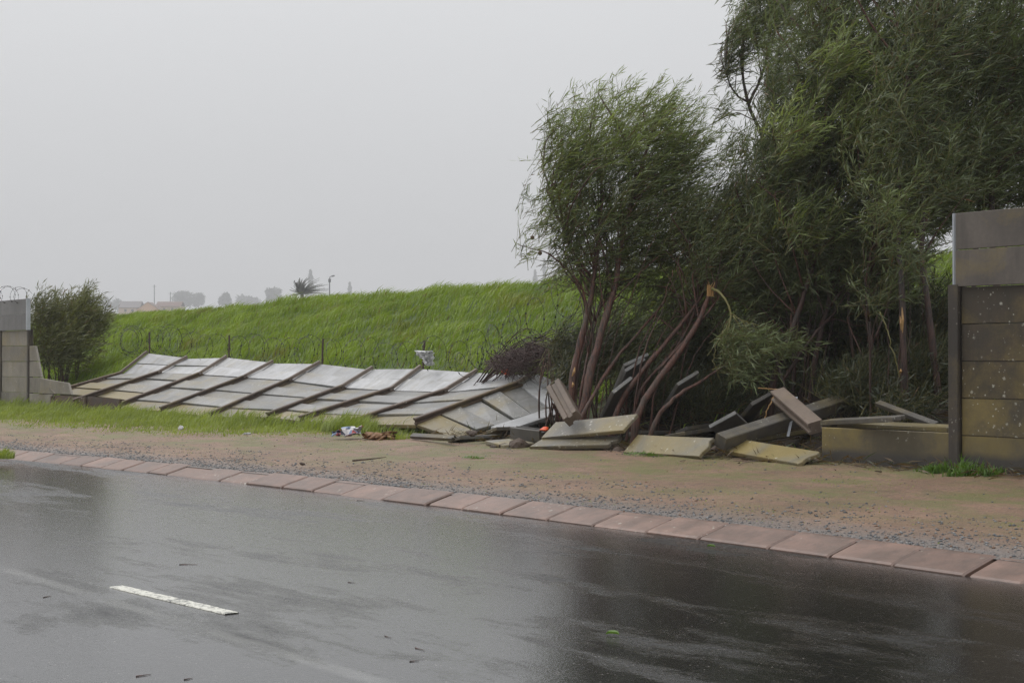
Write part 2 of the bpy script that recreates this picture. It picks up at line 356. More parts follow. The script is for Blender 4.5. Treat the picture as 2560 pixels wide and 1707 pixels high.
M_STONE = m_leaf('gravel_stone', (0.05, 0.055, 0.06), (0.20, 0.20, 0.20), 0.0, 0.4)

# ------------------------------------------------------------------ setting: ground, road, verge, mound
def sheet(name, ss, vs, zf, m):
    S, Vv = np.meshgrid(ss, vs, indexing='ij'); Z = zf(S, Vv)
    P = W0[None, None, :] + S[..., None] * U + Vv[..., None] * NV + Z[..., None] * UP
    a, b = S.shape; I = np.arange(a * b).reshape(a, b)
    F = np.stack([I[:-1, :-1], I[1:, :-1], I[1:, 1:], I[:-1, 1:]], -1).reshape(-1, 4)[:, ::-1]
    o = np_mesh(name, P.reshape(-1, 3), F, m, None, True, uv=np.stack([S.ravel(), Vv.ravel()], 1)); return tag(o, kind='structure')
mb = MB(); mb.add([(-2500, -400, -0.4), (2500, -400, -0.4), (2500, 5000, -0.4), (-2500, 5000, -0.4)], [(0, 1, 2, 3)])
tag(mb.build('ground', M_FIELD), kind='structure')
ss = np.linspace(-16, 60, 153)
def road():
    w = np.linspace(0, 1, 25); S, T = np.meshgrid(ss, w, indexing='ij'); Vv = -24 + (vk(S) + 0.02 + 24) * T
    P = W0 + S[..., None] * U + Vv[..., None] * NV; a, b = S.shape; I = np.arange(a * b).reshape(a, b)
    F = np.stack([I[:-1, :-1], I[1:, :-1], I[1:, 1:], I[:-1, 1:]], -1).reshape(-1, 4)[:, ::-1]
    tag(np_mesh('road', P.reshape(-1, 3), F, M_ROAD, None, True, uv=np.stack([S.ravel(), Vv.ravel()], 1)), kind='structure')
road()
def verge():
    s2 = np.linspace(-16, 60, 400); w = np.linspace(0, 1, 60); S, T = np.meshgrid(s2, w, indexing='ij'); Vv = vk(S) + 0.24 + (0.6 - vk(S) - 0.24) * T
    Z = ground(S, np.minimum(Vv, -1e-4)) - 0.008 * (T < 0.01)
    Z = np.where(Vv > 0, ground(S, Vv), Z)
    P = W0 + S[..., None] * U + Vv[..., None] * NV + Z[..., None] * UP; a, b = S.shape; I = np.arange(a * b).reshape(a, b)
    F = np.stack([I[:-1, :-1], I[1:, :-1], I[1:, 1:], I[:-1, 1:]], -1).reshape(-1, 4)[:, ::-1]
    tag(np_mesh('verge', P.reshape(-1, 3), F, M_VERGE, None, True, uv=np.stack([S.ravel(), Vv.ravel()], 1)), kind='structure')
verge()
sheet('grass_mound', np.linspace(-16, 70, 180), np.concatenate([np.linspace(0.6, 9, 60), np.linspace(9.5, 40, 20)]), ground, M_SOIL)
# kerb: each block a piece of its own
kerb = tag(empty('kerb', tuple(sv(0, -3.6))), kind='structure')
def kerb_block(s0, s1, i):
    g = 0.005 + 0.016 * random.random() ** 2; s0 += g; s1 -= g
    dz = random.uniform(-0.008, 0.006); dv = random.uniform(-0.016, 0.014); c = 0.012
    prof = [(0.0, -0.12), (0.0, 0.004), (0.018, 0.016), (0.26, 0.084), (0.285, 0.088), (0.30, 0.06), (0.30, -0.12)]
    V = []; st = [(s0, 1), (s0 + c, 0), (s1 - c, 0), (s1, 1)]
    for s, e in st:
        for (v, zz) in prof: V.append(sv(s, float(vk(s)) + v + dv, zz + dz - (0.010 * e if zz > 0 else 0)))
    n = len(prof); F = [(a * n + j, a * n + (j + 1) % n, (a + 1) * n + (j + 1) % n, (a + 1) * n + j) for a in range(3) for j in range(n)]
    F += [tuple(range(n))[::-1], tuple(range(3 * n, 4 * n))]
    m = MB(); m.add(V, F); m.build('kerb_block', M_KERB, kerb, origin='c')
s = -5.2; i = 0
while s < 24:
    l = random.uniform(0.46, 0.55) if random.random() < 0.8 else random.choice((0.36, 0.62)); kerb_block(s, s + l, i); s += l; i += 1
# centre-line dash: real thin coat of paint with ragged edges
a = at(290, 1466.5, 7.9); b_ = at(580, 1534, 7.0)
a = O + ray(290, 1466.5) * (-CAMZ / ray(290, 1466.5)[2]); b_ = O + ray(580, 1534) * (-CAMZ / ray(580, 1534)[2])
dd = b_ - a; dl = np.linalg.norm(dd); dd /= dl; dn = np.array([-dd[1], dd[0], 0]); nseg = 40
V = []
for q in range(nseg + 1):
    p = a + dd * dl * q / nseg
    w0 = 0.040 + random.uniform(-0.004, 0.003); w1 = 0.040 + random.uniform(-0.003, 0.003)
    for w, zz in ((w0, 0.001), (w0 - 0.003, 0.005), (-w1 + 0.003, 0.005), (-w1, 0.001)): V.append(p + dn * w + UP * zz)
mb = MB(); mb.add(V, [(q * 4 + j, q * 4 + j + 1, q * 4 + 5 + j, q * 4 + 4 + j) for q in range(nseg) for j in range(3)])
tag(mb.build('road_marking', M_PAINT, origin='c'), kind='structure')

# ------------------------------------------------------------------ wall pieces
def slab_corners(p, thick, name, m, parent=None, mid=None, ch=0.006):
    """slab from its four upper corners (round the face), thickness going down the face normal, edges chamfered"""
    p = [np.asarray(x, float) for x in p]; N_ = len(p); nn = np.cross(p[1] - p[0], p[-1] - p[0]); nn /= np.linalg.norm(nn)
    if nn[2] < 0 and abs(nn[2]) > 0.05: nn = -nn
    elif abs(nn[2]) <= 0.05 and nn @ NV > 0: nn = -nn
    c = sum(p) / N_; ins = [x + (c - x) / np.linalg.norm(c - x) * ch * 1.5 for x in p]
    rings = [ins, [x - nn * ch for x in p], [x - nn * (thick - ch) for x in p], [x - nn * thick for x in ins]]
    V = [x for r in rings for x in r]
    F = [(r * N_ + j, r * N_ + (j + 1) % N_, r * N_ + N_ + (j + 1) % N_, r * N_ + N_ + j) for r in range(3) for j in range(N_)]
    F += [tuple(range(N_))[::-1], tuple(range(3 * N_, 4 * N_))]
    k = MB(); k.add(V, F); return k.build(name, m, parent, origin='c')
def hpost(p0, p1, wdir, name, m, parent=None, w=0.12, d=0.11, groove=0.03):
    """concrete H-section post with a groove on both flanks"""
    p0 = np.asarray(p0, float); p1 = np.asarray(p1, float); t = p1 - p0; t /= np.linalg.norm(t)
    a = np.asarray(wdir, float); a = a - t * (a @ t); a /= np.linalg.norm(a); b = np.cross(t, a)
    g = groove; hw, hd = w / 2, d / 2; c = 0.008
    pr = [(-hw, -hd + c), (-hw + c, -hd), (hw - c, -hd), (hw, -hd + c), (hw, -g), (hw - 0.028, -g * .8), (hw - 0.028, g * .8), (hw, g), (hw, hd - c), (hw - c, hd), (-hw + c, hd), (-hw, hd - c),
          (-hw, g), (-hw + 0.028, g * .8), (-hw + 0.028, -g * .8), (-hw, -g)]
    n = len(pr); V = [p0 + a * x + b * y for x, y in pr] + [p1 + a * x + b * y for x, y in pr]
    F = [(j, (j + 1) % n, n + (j + 1) % n, n + j) for j in range(n)] + [tuple(range(n))[::-1], tuple(range(n, 2 * n))]
    k = MB(); k.add(V, F); return k.build(name, m, parent, origin='c')

# --- the long section blown over backwards onto the mound: posts run from the road edge up the slope
POSTS = [  # base, knee (top of the concrete), head, in metres
 ((-8.63, 29.45, 0.50), (-7.34, 30.07, 0.90), (-6.88, 30.19, 1.31)),
 ((-7.70, 28.12, 0.43), (-6.24, 28.42, 0.94), (-5.85, 28.81, 1.21)),
 ((-7.16, 27.48, 0.22), (-5.40, 27.83, 0.92), (-5.03, 28.22, 1.22)),
 ((-5.51, 25.29, 0.39), (-4.34, 26.10, 0.88), (-3.96, 26.51, 1.13)),
 ((-4.48, 23.92, 0.35), (-3.43, 24.87, 0.85), (-3.03, 25.25, 1.12)),
 ((-3.40, 22.48, 0.39), (-2.48, 23.61, 0.76), (-2.09, 24.00, 1.04)),
 ((-2.84, 21.74, 0.37), (-1.69, 22.62, 0.74), (-1.31, 23.00, 1.06)),
 ((-1.99, 20.61, 0.38), (-0.88, 21.55, 0.74), (-0.48, 21.94, 1.01)),
 ((-1.14, 19.48, 0.42), (0.10, 20.19, 0.86), (0.32, 20.75, 1.00)),
 ((-0.70, 18.80, 0.27), (0.47, 19.78, 0.57), (0.73, 20.26, 0.85))]
POSTS = [tuple(np.array(q) for q in p) for p in POSTS]
fw = empty('fallen_wall', tuple(sv(13, 0.0, 0.25)))
tag(fw, 'long precast concrete panel wall blown over backwards onto the grass mound, posts on top', 'wall')
PN = []
for bI, (bb, j, h) in enumerate(POSTS):
    t1 = (j - bb) / np.linalg.norm(j - bb); t2 = (h - j) / np.linalg.norm(h - j)
    nn = np.cross(t1, U); nn /= np.linalg.norm(nn); nn = nn if nn[2] > 0 else -nn
    n2 = np.cross(t2, U); n2 /= np.linalg.norm(n2); n2 = n2 if n2[2] > 0 else -n2
    PN.append((t1, t2, nn, n2))
    if bI == 9: continue
    hpost(bb - t1 * (0.05 if bI > 2 else 0.0), j + t1 * 0.02, U, 'post', M_POST, fw, 0.062, 0.085, 0.018)
    k = MB(); w = 0.022                      # bolted-on steel channel that carries the two upper boards
    a0 = j - t2 * 0.05 + n2 * 0.02; a1 = h
    for (x0, x1, y0, y1) in ((-w, w, -0.02, 0.028),):
        q = [p + U * x + n2 * y for p in (a0, a1) for x, y in ((x0, y0), (x1, y0), (x1, y1), (x0, y1))]
        k.add(q, [(3, 2, 1, 0), (4, 5, 6, 7), (0, 1, 5, 4), (1, 2, 6, 5), (2, 3, 7, 6), (3, 0, 4, 7)])
    k.build('steel_channel', simple('weathered_channel', (0.16, 0.125, 0.10), 0.5) if bI == 0 else bpy.data.materials['weathered_channel'], fw, origin='c')
    if bI in (0, 2, 4, 6):
        k = MB(); lean = np.array([0.004 * (bI - 3), 0, 0]); k.tube([h - UP * 0.05 + NV * 0.04, h + UP * 0.18 + NV * 0.045, h + UP * 0.37 + NV * 0.05 + lean], 0.016, 5)
        k.build('stake', M_IRON, fw, origin='c')
for bI in range(9):
    P0, P1 = POSTS[bI], POSTS[bI + 1]
    if bI < 2: n_low, start = 4, 0.30
    else: n_low, start = 5, 0.0
    def edge(P, k, st, nl, I):
        Lc = 1.5
        if k <= nl:
            back = Lc - st; q = P[1] - PN[I][0] * back * (1 - k / nl); return q
        return P[1] + (P[2] - P[1]) * ((k - nl) / 2.0)
    for k_ in range(n_low + 2):
        up = k_ >= n_low; drop = -0.035
        e = 0.030 if bI < 8 else 0.035
        jit = [random.uniform(-0.012, 0.012) for _ in range(4)]
        p00 = edge(P0, k_ + e, start, n_low, bI); p01 = edge(P0, k_ + 1 - e, start, n_low, bI)
        p10 = edge(P1, k_ + e, start, n_low, bI + 1); p11 = edge(P1, k_ + 1 - e, start, n_low, bI + 1)
        nn = PN[bI][3 if up else 2]
        if k_ == 0 and bI > 1: p00 = p00 - PN[bI][0] * 0.05; p10 = p10 - PN[bI + 1][0] * 0.05
        lift = 0.010 * (k_ % 2) if up else 0.022 * (k_ % 2)
        q = [x + nn * (drop + lift + jj) + d for x, jj, d in ((p00, jit[0], U * -0.01), (p10, jit[1], U * 0.01), (p11, jit[2], U * 0.01), (p01, jit[3], U * -0.01))]
        m = M_EXT if up else (M_LOW if k_ == 0 or (bI < 1 and k_ == 1) else (M_MID if (k_ + bI) % 3 or k_ == 1 else M_GREY))
        slab_corners(q, 0.045 if not up else 0.03, 'panel', m, fw)
# two bottom panels at the far end still stand upright below the fallen sheet
for (s0, s1) in ((19.9, 18.45), (18.38, 17.0)):
    q = [sv(s0, -0.02, 0.24), sv(s1, -0.02, 0.24), sv(s1, 0.02, 0.50), sv(s0, 0.02, 0.52)]
    slab_corners(q, 0.05, 'panel', M_RUST, fw)
for s0 in (19.97, 18.41):
    hpost(sv(s0, 0.02, 0.2), sv(s0, 0.02, 0.5), U, 'post_stump', M_POST, fw, 0.06)

# --- standing wall on the right
rw = empty('standing_wall', tuple(sv(-1, 0, 0.25)))
tag(rw, 'tall dark mossy panel wall still standing at the right edge, one low panel beside its post', 'wall')
def wpanel(s0, s1, z0, z1, m, parent, off=0.0, thick=0.045, lean=0.0):
    q = [sv(s0, off + lean * (z0 - .25), z0), sv(s1, off + lean * (z0 - .25), z0), sv(s1, off + lean * (z1 - .25), z1), sv(s0, off + lean * (z1 - .25), z1)]
    return slab_corners(q, thick, 'panel', m, parent, ch=0.011)
RH = 0.302
rmats = [M_RW_BOT, M_RW_YEL, M_RW_MID, M_RW_MID, M_RW_MID, M_RW_EXT, M_RW_EXT]
for bay in range(3):
    s1 = -0.045 - 1.47 * bay; s0 = s1 - 1.40
    for r in range(7):
        z0 = 0.235 + RH * r; off = -0.02 if r < 5 else -0.05
        tl = 0.03 if r in (5, 6) else 0.0
        wpanel(s0 - (tl * 2 if r > 4 else 0), s1 + tl, z0 + 0.002, z0 + RH - 0.002, rmats[r], rw, off + random.uniform(-0.006, 0.006), 0.045 if r < 5 else 0.03)
for bay in range(2):
    sp_ = -1.47 * bay
    hpost(sv(sp_, 0, 0.0), sv(sp_, 0, 0.235 + RH * 5 + 0.02), U, 'post', M_RW_POST, rw, 0.10, 0.13, 0.03)
    k = MB(); q = [sv(sp_ + x, y, zz) for zz in (0.235 + RH * 5 + 0.01, 0.235 + RH * 7) for x, y in ((-0.02, -0.045), (-0.004, -0.045), (-0.004, 0.01), (-0.02, 0.01))]
    q = [x + U * 0.018 for x in q]; k.add(q, [(3, 2, 1, 0), (4, 5, 6, 7), (0, 1, 5, 4), (1, 2, 6, 5), (2, 3, 7, 6), (3, 0, 4, 7)])
    k.build('edge_channel', M_STEEL, rw, origin='c')
wpanel(0.06, 1.50, 0.215, 0.55, M_RW_BOT, rw, 0.02, 0.05)
k = MB(); q = [sv(x, y, zz) for zz in (0.2, 0.25) for x, y in ((-4.3, -0.09), (0.9, -0.09), (0.9, 0.06), (-4.3, 0.06))]
k.add(q, [(3, 2, 1, 0), (4, 5, 6, 7), (0, 1, 5, 4), (1, 2, 6, 5), (2, 3, 7, 6), (3, 0, 4, 7)]); k.build('footing', M_RW_POST, rw, origin='c')

# --- standing wall on the far left, its last bay broken off in steps
lw = empty('broken_wall', tuple(sv(22, 0, 0.25)))
tag(lw, 'pale concrete panel wall standing at the left edge, its end bay broken off in steps', 'wall')
LH = 0.295
for bay in range(3):
    s0 = 21.23 + 1.5 * bay; s1 = s0 + 1.42
    for r in range(7):
        z0 = 0.24 + LH * r
        wpanel(s0 - (0.05 if r > 4 else 0), s1 + (0.05 if r > 4 else 0), z0 + 0.002, z0 + LH - 0.002, M_LW if r < 5 else M_LW_EXT, lw, random.uniform(-0.008, 0.008) - (0.03 if r > 4 else 0))
    hpost(sv(s0 - 0.045, 0.03, 0.1), sv(s0 - 0.045, 0.03, 0.24 + LH * 5 + 0.02), U, 'post', M_RW_POST, lw, 0.08, 0.10)
k = MB(); q = [sv(21.14 + x, y, zz) for zz in (0.24 + LH * 5, 0.24 + LH * 7) for x, y in ((0, -0.05), (0.05, -0.05), (0.05, 0.02), (0, 0.02))]
k.add(q, [(3, 2, 1, 0), (4, 5, 6, 7), (0, 1, 5, 4), (1, 2, 6, 5), (2, 3, 7, 6), (3, 0, 4, 7)]); k.build('edge_channel', M_STEEL, lw, origin='c')
for (z0, b0, b1) in ((0.24, 1.25, 1.15), (0.24 + LH, 1.32, 0.62), (0.24 + 2 * LH, 0.62, 0.46), (0.24 + 3 * LH, 0.46, 0.30), ):
    q = [sv(21.15 - b0, 0.0, z0 + .006), sv(21.14, 0.0, z0 + .006), sv(21.14, 0.0, z0 + LH - .006), sv(21.15 - b1, 0.0, z0 + LH - .006)]
    slab_corners(q, 0.045, 'broken_panel', M_LW, lw)
q = [sv(21.15 - 1.95, 0.05, 0.54), sv(21.15 - 0.55, -0.03, 0.54), sv(21.15 - 0.6, -0.03, 0.82), sv(21.15 - 1.8, 0.05, 0.74)]
slab_corners(q, 0.045, 'broken_panel', M_LW, lw)

# ------------------------------------------------------------------ loose slabs and posts of the collapsed bays
def on_ray(A, px, py, l, far):
    r = ray(px, py); r = r / np.linalg.norm(r); b = (A - O) @ r; q = b * b - ((A - O) @ (A - O) - l * l)
    return O + r * (b + (math.sqrt(q) if far else -math.sqrt(q))) if q > 0 else O + r * b
def slab(Y, A, B, C, label, m, farB=True, farC=True, L_=1.45, W_=0.30, T=0.041, cat='slab'):
    """A: near corner at depth Y; B: other end of the long edge; C: other end of the short edge"""
    a = at(*A, Y); b = on_ray(a, *B, L_, farB); e = (b - a); le = np.linalg.norm(e); e /= le
    rc = ray(*C); c = O + rc * ((a - O) @ e / (rc @ e)); w = c - a; wl = np.linalg.norm(w); w = w / wl * min(max(wl, 0.06), 0.5)
    le = min(le, 1.6)
    rj = random.Random(label); jag = lambda p0, p1, am: [p0 + (p1 - p0) * t + e * rj.uniform(-am, am) for t in (.2, .38, .55, .8)]
    b1, b2 = a + e * le, a + e * le + w; end = jag(b1, b2, .035) if rj.random() < .45 else [b1 + w * .5 + e * rj.uniform(-.006, .006)]
    o = slab_corners([a, a + e * le * .5 + w * rj.uniform(-.012, .004), b1] + end + [b2, a + e * le * .45 + w * (1 + rj.uniform(-.02, .012)), a + w], T, 'concrete_slab', m)
    tag(o, label, cat, 'loose slabs of the collapsed wall'); return o
slab(18.35, (1227, 1066), (1398, 1012), (1282, 1070), 'pale grey slab lying slantwise across the lichen-spotted broken bay', M_EXT, True, False, 1.35, 0.27)
slab(18.25, (1284, 1074), (1404, 1046), (1262, 1069), 'narrow grey slab just under the pale slanting slab', M_EXT, True, True, 1.2, 0.28)
slab(18.0, (1215, 1077), (1361, 1074), (1240, 1067), 'dark flat slab edge-on beneath the pale slanting slab', M_SLAB_SHADE, True, True, 1.2, 0.28)
slab(17.9, (1119, 1098), (1287, 1091), (1150, 1089), 'long thin slab lying flat at the front left of the rubble', M_GREY, True, True, 1.2, 0.26)
slab(18.6, (1023, 1090), (1128, 1096), (1030, 1084), 'dark strip of concrete lying in the grass below the raised bay corner', M_SLAB_SHADE, False, True, 1.2, 0.10)
slab(17.5, (1213, 1101), (1258, 1112), (1287, 1095), 'yellowish slab corner lying flat in the dirt', M_LOW, False, True, 0.55, 0.45)
slab(16.75, (1323, 1116), (1520, 1111), (1357, 1095), 'yellow-grey lower slab of the overlapping pair at the middle front', M_DEB, False, True, 1.05, 0.34)
slab(16.9, (1352, 1094), (1557, 1075), (1388, 1055), 'lichen-spotted upper slab of the overlapping pair at the middle front', M_DEB, False, True, 1.2, 0.42)
slab(16.0, (1558, 1129), (1746, 1140), (1594, 1086), 'yellow-stained slab tilted on the verge, centre of the front row', M_DEBY, False, True, 1.25, 0.36)
slab(15.1, (1811, 1126), (1993, 1158), (1863, 1099), 'yellow slab lying furthest right on the verge, next to the low panel', M_DEBY, False, True, 1.3, 0.36)
slab(17.6, (1558, 909), (1520, 1000), (1618, 881), 'topmost of two grey slabs standing on end against leaning stems', M_GREY, True, True, 0.95, 0.30)
slab(17.3, (1560, 923), (1520, 1020), (1609, 893), 'lower of two grey slabs standing on end against leaning stems', M_GREY, True, True, 0.95, 0.28)
slab(17.0, (1529, 977), (1485, 1070), (1576, 940), 'grey slab standing on end in front of the pair among the stems', M_GREY, True, True, 1.0, 0.28)
slab(17.0, (1691, 957), (1628, 1060), (1743, 925), 'dark slab propped on end deep in shade right of leaning stems', M_GREY, True, True, 1.2, 0.30)
slab(16.0, (1771, 1062), (1815, 1100), (1837, 1026), 'grey slab end sticking up between the yellow front slabs', M_GREY, True, True, 0.7, 0.30)
slab(16.2, (1876, 1006), (1832, 1062), (1929, 976), 'dark slab leaning on the tangle left of the diagonal post', M_SLAB_SHADE, True, True, 0.9, 0.28)
slab(15.4, (1867, 1100), (2056, 1070), (1893, 1092), 'thin slab seen edge-on rising to the right behind the yellow slab', M_DEBY, True, True, 1.4, 0.30)
slab(14.5, (2092, 1056), (2366, 1068), (2120, 1050), 'yellow-edged slab lying along the top of the low panel', M_DEBY, False, True, 1.4, 0.28)
slab(14.6, (2050, 1052), (2230, 1043), (2080, 1046), 'brown slab lying flat behind the low panel', M_SLAB_SHADE, False, True, 1.3, 0.28)
slab(15.0, (2186, 1006), (2330, 1060), (2200, 1000), 'grooved slab sliding down toward the standing post in the shade', M_SLAB_SHADE, False, True, 1.2, 0.28)
slab(16.4, (1662, 1087), (1822, 1062), (1712, 1078), 'slab edge rising behind the yellow centre slab', M_SLAB_SHADE, True, True, 1.4, 0.30)
slab(16.9, (1688, 1078), (1776, 1066), (1716, 1066), 'small flat slab behind the rising slab edge', M_SLAB_SHADE, True, True, 0.8, 0.28)
slab(16.9, (1571, 1081), (1684, 1082), (1590, 1075), 'dark slab lying level behind the overlapping pair', M_SLAB_SHADE, True, True, 1.0, 0.25)
def lpost(A, YA, B, YB, wd_, label, w=0.13, d=0.12, gr=0.03):
    o = hpost(at(*A, YA), at(*B, YB), wd_, 'concrete_post', M_SLAB_SHADE if w < .14 else m_concrete('broken_post_concrete', (0.20, 0.15, 0.115), 0.1, 0.1, 0.5, 0.4, 0.2) if 'broken_post_concrete' not in bpy.data.materials else bpy.data.materials['broken_post_concrete'], None, w, d, gr)
    return tag(o, label, 'post', 'broken wall posts')
lpost((1388, 965), 17.0, (1432, 1046), 16.6, (-.35, -1, .25), 'short grooved post stump leaning at the foot of the left tree', 0.14, 0.17)
lpost((1945, 986), 15.7, (2040, 1068), 14.9, (-.8, -.8, -.5), 'broken grooved post propped diagonally, pale reddish-brown', 0.15, 0.12)
lpost((1800, 1104), 15.0, (2118, 1002), 16.1, (0.2, -.4, 1), 'long dark post lying upward to the right behind the diagonal post', 0.13, 0.13, 0.001)
lpost((1286, 1081), 17.6, (1359, 1090), 17.2, (0.2, -.4, 1), 'stubby post end lying between the thin slab and the slab pair', 0.135, 0.12)
k = MB(); p = at(2066, 1146, 14.6); q = at(2066, 1116, 14.6)
k.tube([p - UP * .05, q], 0.03, 5); tag(k.build('concrete_stub', M_SLAB_SHADE, origin='c'), 'small upright concrete stub at the left end of the low panel', 'stub')
a, b_ = at(1991, 992, 15.75), at(1970, 1090, 15.35); k = MB()
tv = (b_ - a); w = np.array([0.013, 0.004, 0]); t_ = np.array([0.0, 0.006, 0.002])
q = [p + w * i + t_ * j for p in (a, b_) for i, j in ((-1, -1), (1, -1), (1, 1), (-1, 1))]
k.add(q, [(3, 2, 1, 0), (4, 5, 6, 7), (0, 1, 5, 4), (1, 2, 6, 5), (2, 3, 7, 6), (3, 0, 4, 7)])
tag(k.build('metal_strip', M_STEEL, origin='c'), 'bluish white metal strip jammed upright in the rubble', 'metal strip')

# ------------------------------------------------------------------ trees
WIND = np.array([0.86, 0.12, 0.28]); WIND /= np.linalg.norm(WIND)
def unit(a): return a / (np.linalg.norm(a, axis=-1, keepdims=True) + 1e-9)
def leaves(bases, dirs, length, width, tone, brown=0.0, r=rng):
    n = len(bases); up = unit(r.normal(size=(n, 3))); side = unit(np.cross(dirs, up)); nor = np.cross(side, dirs)
    bend = (r.random((n, 1)) - 0.35) * 0.28
    mid = bases + dirs * length * 0.45 + nor * bend * length * 0.35
    tip = bases + dirs * length - nor * bend * length * 0.5 - np.array([0, 0, 1]) * length * 0.06
    V = np.stack([bases, mid - side * width * 0.5, tip, mid + side * width * 0.5], 1).reshape(-1, 3)
    F = np.arange(n * 4).reshape(n, 4)
    c = np.zeros((n, 3)); c[:, 0] = tone; c[:, 1] = brown
    return V, F, np.repeat(c, 4, 0)
def lobe_points(lobes, n, r, shell=0.5):
    C = np.array([at(l[0], l[1], l[2]) for l in lobes])
    R = np.array([(l[3] / FPX * l[2], l[5], l[4] / FPX * l[2]) for l in lobes])
    wgt = np.array([l[6] if len(l) > 6 else 1 for l in lobes]) * R.prod(1) ** 0.72; wgt /= wgt.sum()
    i = r.choice(len(lobes), n, p=wgt); d = unit(r.normal(size=(n, 3))); rr = r.random((n, 1)) ** (shell); wisp = r.random((n, 1)) < 0.07; rr = np.where(wisp, 1.0 + 0.22 * r.random((n, 1)), rr)
    return C[i] + d * R[i] * rr, d, i, rr[:, 0], C, R
def foliage(lobes, ntwig, per, seed, lmat, tree, wind=1.0, ll=0.125, lw=0.0100, tl=0.42, shell=0.5, floor=0.35, tone=(0.35, 0.25), hang=0.0):
    r = np.random.default_rng(seed)
    tip, out, li, rr, C, R = lobe_points(lobes, ntwig, r, shell)
    d = unit(out * 0.55 + WIND * wind * 0.75 + np.array([0, 0, 0.48 - hang]) + r.normal(size=(ntwig, 3)) * 0.36)
    Lr = tl * (0.6 + 0.7 * r.random((ntwig, 1)))
    side = unit(np.cross(d, np.array([0, 0, 1.0]) + 0.01)); 
    start = tip - d * Lr * 0.6
    sag = (r.random((ntwig, 1)) - 0.4) * 0.16
    k = (np.arange(per) + 0.5) / per
    B = start[:, None, :] + d[:, None, :] * (Lr * k)[:, :, None] + (WIND * wind * 0.6 + np.array([0, 0, -0.25 - hang]))[None, None, :] * (sag * k * k)[:, :, None]
    sgn = np.where(np.arange(per) % 2 == 0, 1, -1)
    ld = unit(d[:, None, :] * 0.75 + side[:, None, :] * (sgn[None, :, None] * 0.38) + WIND * wind * 0.45 + r.normal(size=(ntwig, per, 3)) * 0.42 - np.array([0, 0, hang * .6]))
    B = B.reshape(-1, 3); ld = ld.reshape(-1, 3); n = len(B)
    ctone = (r.random(len(lobes))[li] - .3) * 0.5
    to = np.clip(np.repeat(ctone + r.random(ntwig) * 0.45 + tone[0] - 0.36, per) + r.normal(size=n) * 0.12 + np.tile(k, ntwig) * tone[1], 0, 1)
    keep = (B[:, 2] > floor) & (r.random(n) < 0.94)
    br = np.where(r.random(n) < 0.02, 0.5 + 0.5 * r.random(n), 0.12 * np.repeat(r.random(ntwig) ** 3, per))
    le = ll * (0.5 + 0.9 * r.random((n, 1)) ** 1.3); wi = lw * (0.75 + 0.5 * r.random((n, 1)))
    V, F, c = leaves(B[keep], ld[keep], le[keep], wi[keep], to[keep], br[keep], r)
    o = np_mesh('crown', V, F, lmat, None, False, c); o.parent = tree; o.matrix_parent_inverse = Matrix.Translation(-tree.location)
    # twigs: slim three-sided rods
    e = start + d * Lr; a1 = side * 0.0032; a2 = unit(np.cross(d, side)) * 0.0032
    keep2 = start[:, 2] > floor
    ring = lambda p, s: np.stack([p + a1 * s, p - a1 * s * 0.5 + a2 * s * 0.87, p - a1 * s * 0.5 - a2 * s * 0.87], 1)
    TV = np.concatenate([ring(start, 1.0), ring(e, 0.45)], 1)[keep2]; m = len(TV); idx = np.arange(m)[:, None, None] * 6
    TF = (np.array([[0, 1, 4, 3], [1, 2, 5, 4], [2, 0, 3, 5]])[None] + idx).reshape(-1, 4)
    o = np_mesh('twigs', TV.reshape(-1, 3), TF, M_TWIG); o.parent = tree; o.matrix_parent_inverse = Matrix.Translation(-tree.location); tag(o, kind='stuff')
    return start, C, R
STEMS = {}; shade_bark = False
def sub(o, parent):
    w = o.location + o.parent.location; o.parent = parent; o.location = w - parent.location - (parent.parent.location if parent.parent else Vector()); return o
def stem(tree, pts, r0, r1, name='stem', mt=None, n=22, sides=9, wob=0.004):
    P = np.array([at(*p) for p in pts]); P[0] -= UP * 0.0
    sp_ = spline(P, n); t = np.linspace(0, 1, n + 1)
    sp_ += np.random.default_rng(int(abs(P.sum() * 1e3)) % 9999).normal(size=sp_.shape) * wob * np.array([1, 1, 0.3])
    k = MB(); k.tube(sp_, (r0 + (r1 - r0) * t) * 0.74 * (1 + 0.10 * np.sin(t * 37 + r0 * 900)) , sides); o = k.build(name, mt or (M_BARK_SHADE if shade_bark else M_BARK), tree, True, origin='c'); STEMS[len(STEMS)] = o; return sp_
def limbs(tree, stems, starts, n, seed, r0=0.014, mt=None, name='limbs'):
    """boughs that leave the stems and reach into the crown"""
    r = random.Random(seed); k = MB(); allp = np.vstack([s[len(s) // 3:] for s in stems])
    for _ in range(n):
        e = starts[r.randrange(len(starts))]; dd_ = np.linalg.norm((allp - e) * np.array([1, 1, 0.75]) + np.array([0, 0, 0.35]), axis=1)
        cand = np.argsort(dd_)[:6]; s = allp[cand[r.randrange(6)]]
        if np.linalg.norm(e - s) < 0.15: continue
        m = (s + e) / 2 + np.array([r.uniform(-.12, .05), r.uniform(-.1, .1), r.uniform(-.05, .22)]) * np.linalg.norm(e - s)
        p = spline([s, m, e, e + WIND * 0.12], 9); l = np.linalg.norm(e - s); rr = r0 * (0.45 + 0.4 * l) * r.uniform(.7, 1.2)
        k.tube(p, np.linspace(rr, rr * 0.22, 10), 5)
    o = k.build(name, mt or M_BARK, tree, True); o.location = -tree.location; return tag(o, kind='stuff')
def tree_root(name, px, py, Y, label, cat='tree', group='wind-bent trees behind the wall'):
    p = at(px, py, Y); p[2] = gz(p); return tag(empty(name, tuple(p)), label, cat, group)
def ground_px(px, Y):
    p = at(px, 1000, Y); h = gz(p); return (px, HOR + FPX * (CAMZ - h + 0.12) / Y, Y)

